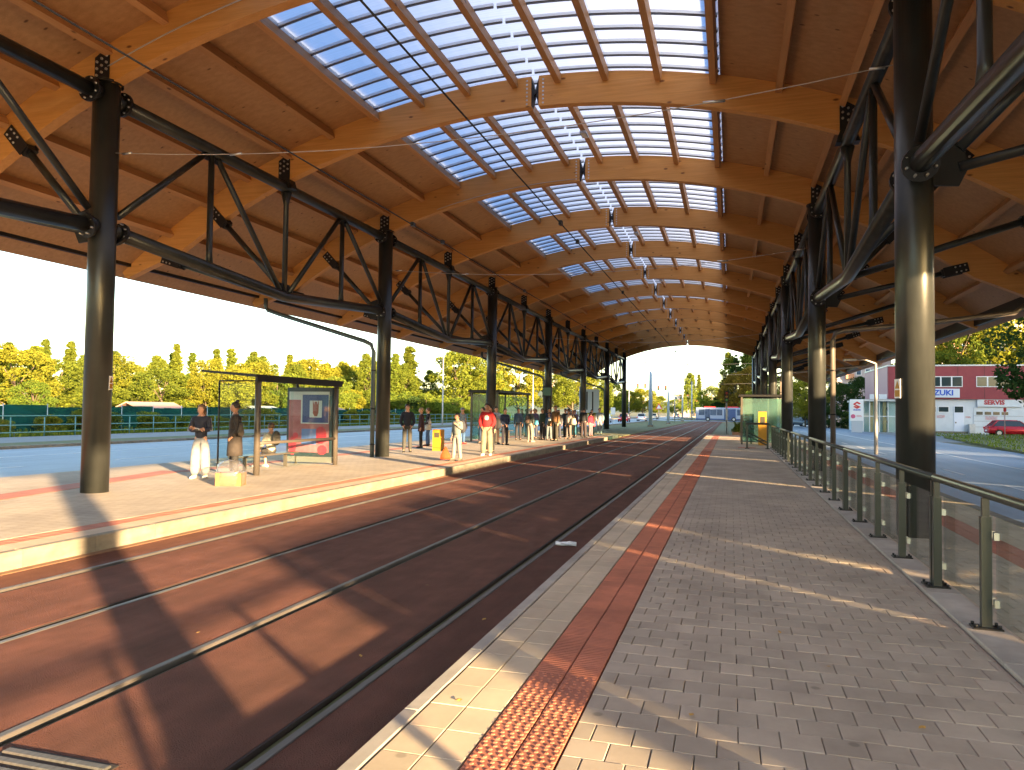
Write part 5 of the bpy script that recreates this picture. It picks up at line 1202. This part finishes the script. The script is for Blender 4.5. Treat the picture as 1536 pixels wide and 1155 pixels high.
for y in range(92, 142, 5): tree(R1.choice(['bg', 'bd', 'bg']), -43.5+R1.uniform(-.8, .8), y, R1.uniform(3.9, 4.8), '%s dark hedge shrub from the left behind the railing and crowd' % ORD[(y-92)//5], 'dark hedge beyond the left road', 1.35)
tree('ty', -58, 112, 11.0, 'tall tree with pointed crown beside the big yellow green trees', None, .8); tree('pg', -61, 129, 12.8, 'dark slender poplar, left one of a pair over the hedge', None, 1.9); tree('pm', -61, 135.5, 14.8, 'yellow green slender poplar, right one of a pair over the hedge', None, 2.2)
BT = [('rm', -50, 134, 13.2, 1.05, 'big yellow green tree over the hedge, left of the third column'), ('ry', -49, 142, 14.4, 1.05, 'big bright yellow tree behind the third left column'), ('rg', -46, 141, 9.5, 1.0, 'green tree in shade left of the third column'), ('ry', -45, 158, 13.5, 1.05, 'big bright tree seen over the glass shelter'),
      ('rm', -40, 166, 12.2, 1.1, 'tree right of the glass shelter beyond the road'), ('ry', -37, 178, 12.4, 1.1, 'sunlit tree behind the fourth left column'), ('rm', -35, 192, 12.6, 1.0, 'sunlit tree between the fourth and fifth left columns'), ('rg', -32, 205, 10.0, 1.0, 'green tree left of the fifth left column'),
      ('bg', -30, 176, 4.5, 1.4, 'low shrub behind the crowd beyond the road'), ('ry', -29, 222, 8.2, 1.15, 'round yellow tree between the last two left columns'), ('ry', -26.5, 236, 9.2, 1.2, 'round yellow tree right of the last left column'), ('rg', -33, 238, 7.5, 1.3, 'green tree behind the notice board'), ('rm', -24, 262, 7.5, 1.2, 'small tree behind the traffic light at the crossing'), ('rg', -21, 300, 7, 1.2, 'small green tree far along the left road')]
for nm, x, y, h, w_, lab in BT: tree(nm, x, y, h, lab, None, w_)
RTS = [('td', -16.8, 330, 19, .7, 'tall dark tree in the middle distance above the far masts'), ('pm', -13.2, 330, 19, 1.2, 'yellow green poplar beside the tall dark tree'), ('cd', -1.5, 196, 11.5, 1.0, 'dark conifer left of the orange tree beyond the bus'),
       ('cd', 1.2, 194, 16.6, .9, 'tall dark conifer above the orange tree'), ('ty', 4.6, 200, 18.5, .8, 'tall yellow green tree at the right end of the arch opening'), ('ty', -.4, 204, 17.8, .6, 'yellow green tree behind the tall dark conifer'), ('ro', 1.0, 186, 11.2, .75, 'orange autumn tree over the bus'), ('ro', 4.5, 182, 12.6, .7, 'second orange tree beside the last right columns'),
       ('rg', 4.8, 150, 6.8, .9, 'green tree behind the right shelter'), ('rm', 7.6, 140, 8.8, .8, 'green tree seen above the right shelter roof'), ('rg', -5, 215, 9.2, .9, 'green tree behind the far masts'), ('rg', -8, 240, 7.5, .9, 'small green tree left of the bus'),
       ('ry', 10.0, 112, 6.5, 1.0, 'yellow green tree between the second and third right columns'), ('rm', 12.4, 122, 8.5, .9, 'green tree left of the pylon sign beyond the road'), ('rd', 15.3, 116, 6.4, .9, 'dark green tree behind the pylon sign, left one'), ('rd', 19.5, 124, 7.6, .9, 'dark green tree behind the pylon sign, middle one'),
       ('rg', 20.8, 112, 6.6, .8, 'green tree behind the lamp pole at right'), ('bd', 12.6, 108, 3.2, 1.5, 'dark shrub under the trees beyond the pylon sign'), ('bg', 17.0, 110, 3.6, 1.3, 'green shrub behind the showroom roof'),
       ('ry', 24.5, 112, 12.2, .8, 'sunlit tree above the dealership roof, leftmost'), ('rm', 29.0, 114, 14.6, .8, 'large sunlit tree above the dealership roof, middle'), ('ry', 34.5, 116, 15.0, .8, 'large sunlit tree above the dealership roof, right'), ('rm', 26.8, 109, 10.4, .8, 'lower sunlit tree just behind the dealership parapet'), ('rg', 40, 114, 13.5, .9, 'green tree behind the dealership near the right edge'),
       ('rd', 23.4, 62, 11.8, .86, 'large dark leafy evergreen at the right edge of the lawn'), ('rd', 27.0, 66, 8.5, .8, 'dark leafy tree behind the large evergreen at the right edge')]
for nm, x, y, h, w_, lab in RTS: tree(nm, x, y, h, lab, None, w_, .8 if (nm == 'zz') else -.22)
for i, (x, y) in enumerate(((.45, 60), (1.1, 60.1), (.8, 59.8))): tree('bg', x, y, .95, '%s small green shrub in the brick planter' % ['left', 'right', 'middle'][i], 'shrubs in the planter', .9, .1)
# trees along the street to the right of and behind the viewer (they throw the dappled evening shade)
SH = [('rm', 31, -2), ('rg', 35, 4), ('ry', 33, 12), ('rm', 30, 19), ('rg', 36, 27), ('rm', 34, -16), ('ry', 37, 36)]
for i, (nm, x, y) in enumerate(SH): tree(nm, x, y, 6.6+R1.uniform(-.6, 1), 'street tree across the right road, %s from the south' % ORD[i], 'street trees across the right road', 1.0)
# unseen panel wall added to shade the platform, gapped for sun streaks
t = thing('shading_panel_wall', 'unseen grey panel wall added across the right road to shape sun streaks', 'wall', (10.6, 8, -.2))
for a, b, hh_ in ((-5.45, -5.12, 3.05), (-4.98, -1.07, 3.05), (-.92, .9, 3.12), (4.6, 10.1, 3.45), (10.45, 19.2, 3.7), (19.7, 25.4, 3.75), (25.7, 31, 3.75)): MB().box(10.55, 10.67, a, b, -.2, hh_).build('panel', BRICKG, t)
for y_, l_ in ((1.6, 'left'), (2.8, 'middle'), (4.0, 'right')): tree('bm', 10.9, y_, 3.5, '%s unseen leafy shrub added in the panel wall gap to dapple the sun' % l_, 'added shrubs in the panel wall gap', .62)  # shrubs added out of view to soften the sun through the gap
# tuft grass on lawn
g = MB(); rr = random.Random(5)
for _ in range(6000):
    x = rr.uniform(13.5, 30); y = rr.uniform(32, 83)
    if x < 12.9+(y-39)*.12: continue
    a = rr.random()*3.14; l = rr.uniform(.06, .15); b = len(g.v); dx, dy = cos(a)*.05, sin(a)*.05
    g.v += [(x-dx, y-dy, -.08), (x+dx, y+dy, -.08), (x+rr.uniform(-.04, .04), y, -.08+l)]; g.face((b, b+1, b+2))
tag(g.build('grass', L_GRN), 'short rough grass on the lawn at right', 'grass', kind='stuff')
g = MB()
for _ in range(9000):
    x = rr.uniform(-41, -37.2); y = rr.uniform(20, 150); a = rr.random()*3.14; l = rr.uniform(.12, .5); b = len(g.v); dx, dy = cos(a)*.06, sin(a)*.06
    g.v += [(x-dx, y-dy, -.22), (x+dx, y+dy, -.22), (x+rr.uniform(-.1, .1), y+rr.uniform(-.1, .1), -.2+l)]; g.face((b, b+1, b+2))
tag(g.build('weeds', L_MID), 'strip of weeds between the teal railing and the green fence', 'weeds', kind='stuff')
# hills
g = MB(); pts = []
N = 60
def ht(u): return 95+38*sin(u*7.3+1)+22*sin(u*17+2)+8*sin(u*41)
R_ = []
for i in range(N+1):
    u = i/N; x = -2400+4400*u; h = ht(u)*(1 if x < 0 else max(.35, 1-x/2200))
    R_.append([(x, 2600, -3), (x, 3000, h*.75), (x, 3300, h), (x, 3900, -3)])
g.loft(R_, 0, True, False, False); struct('hills', g, HILLM)
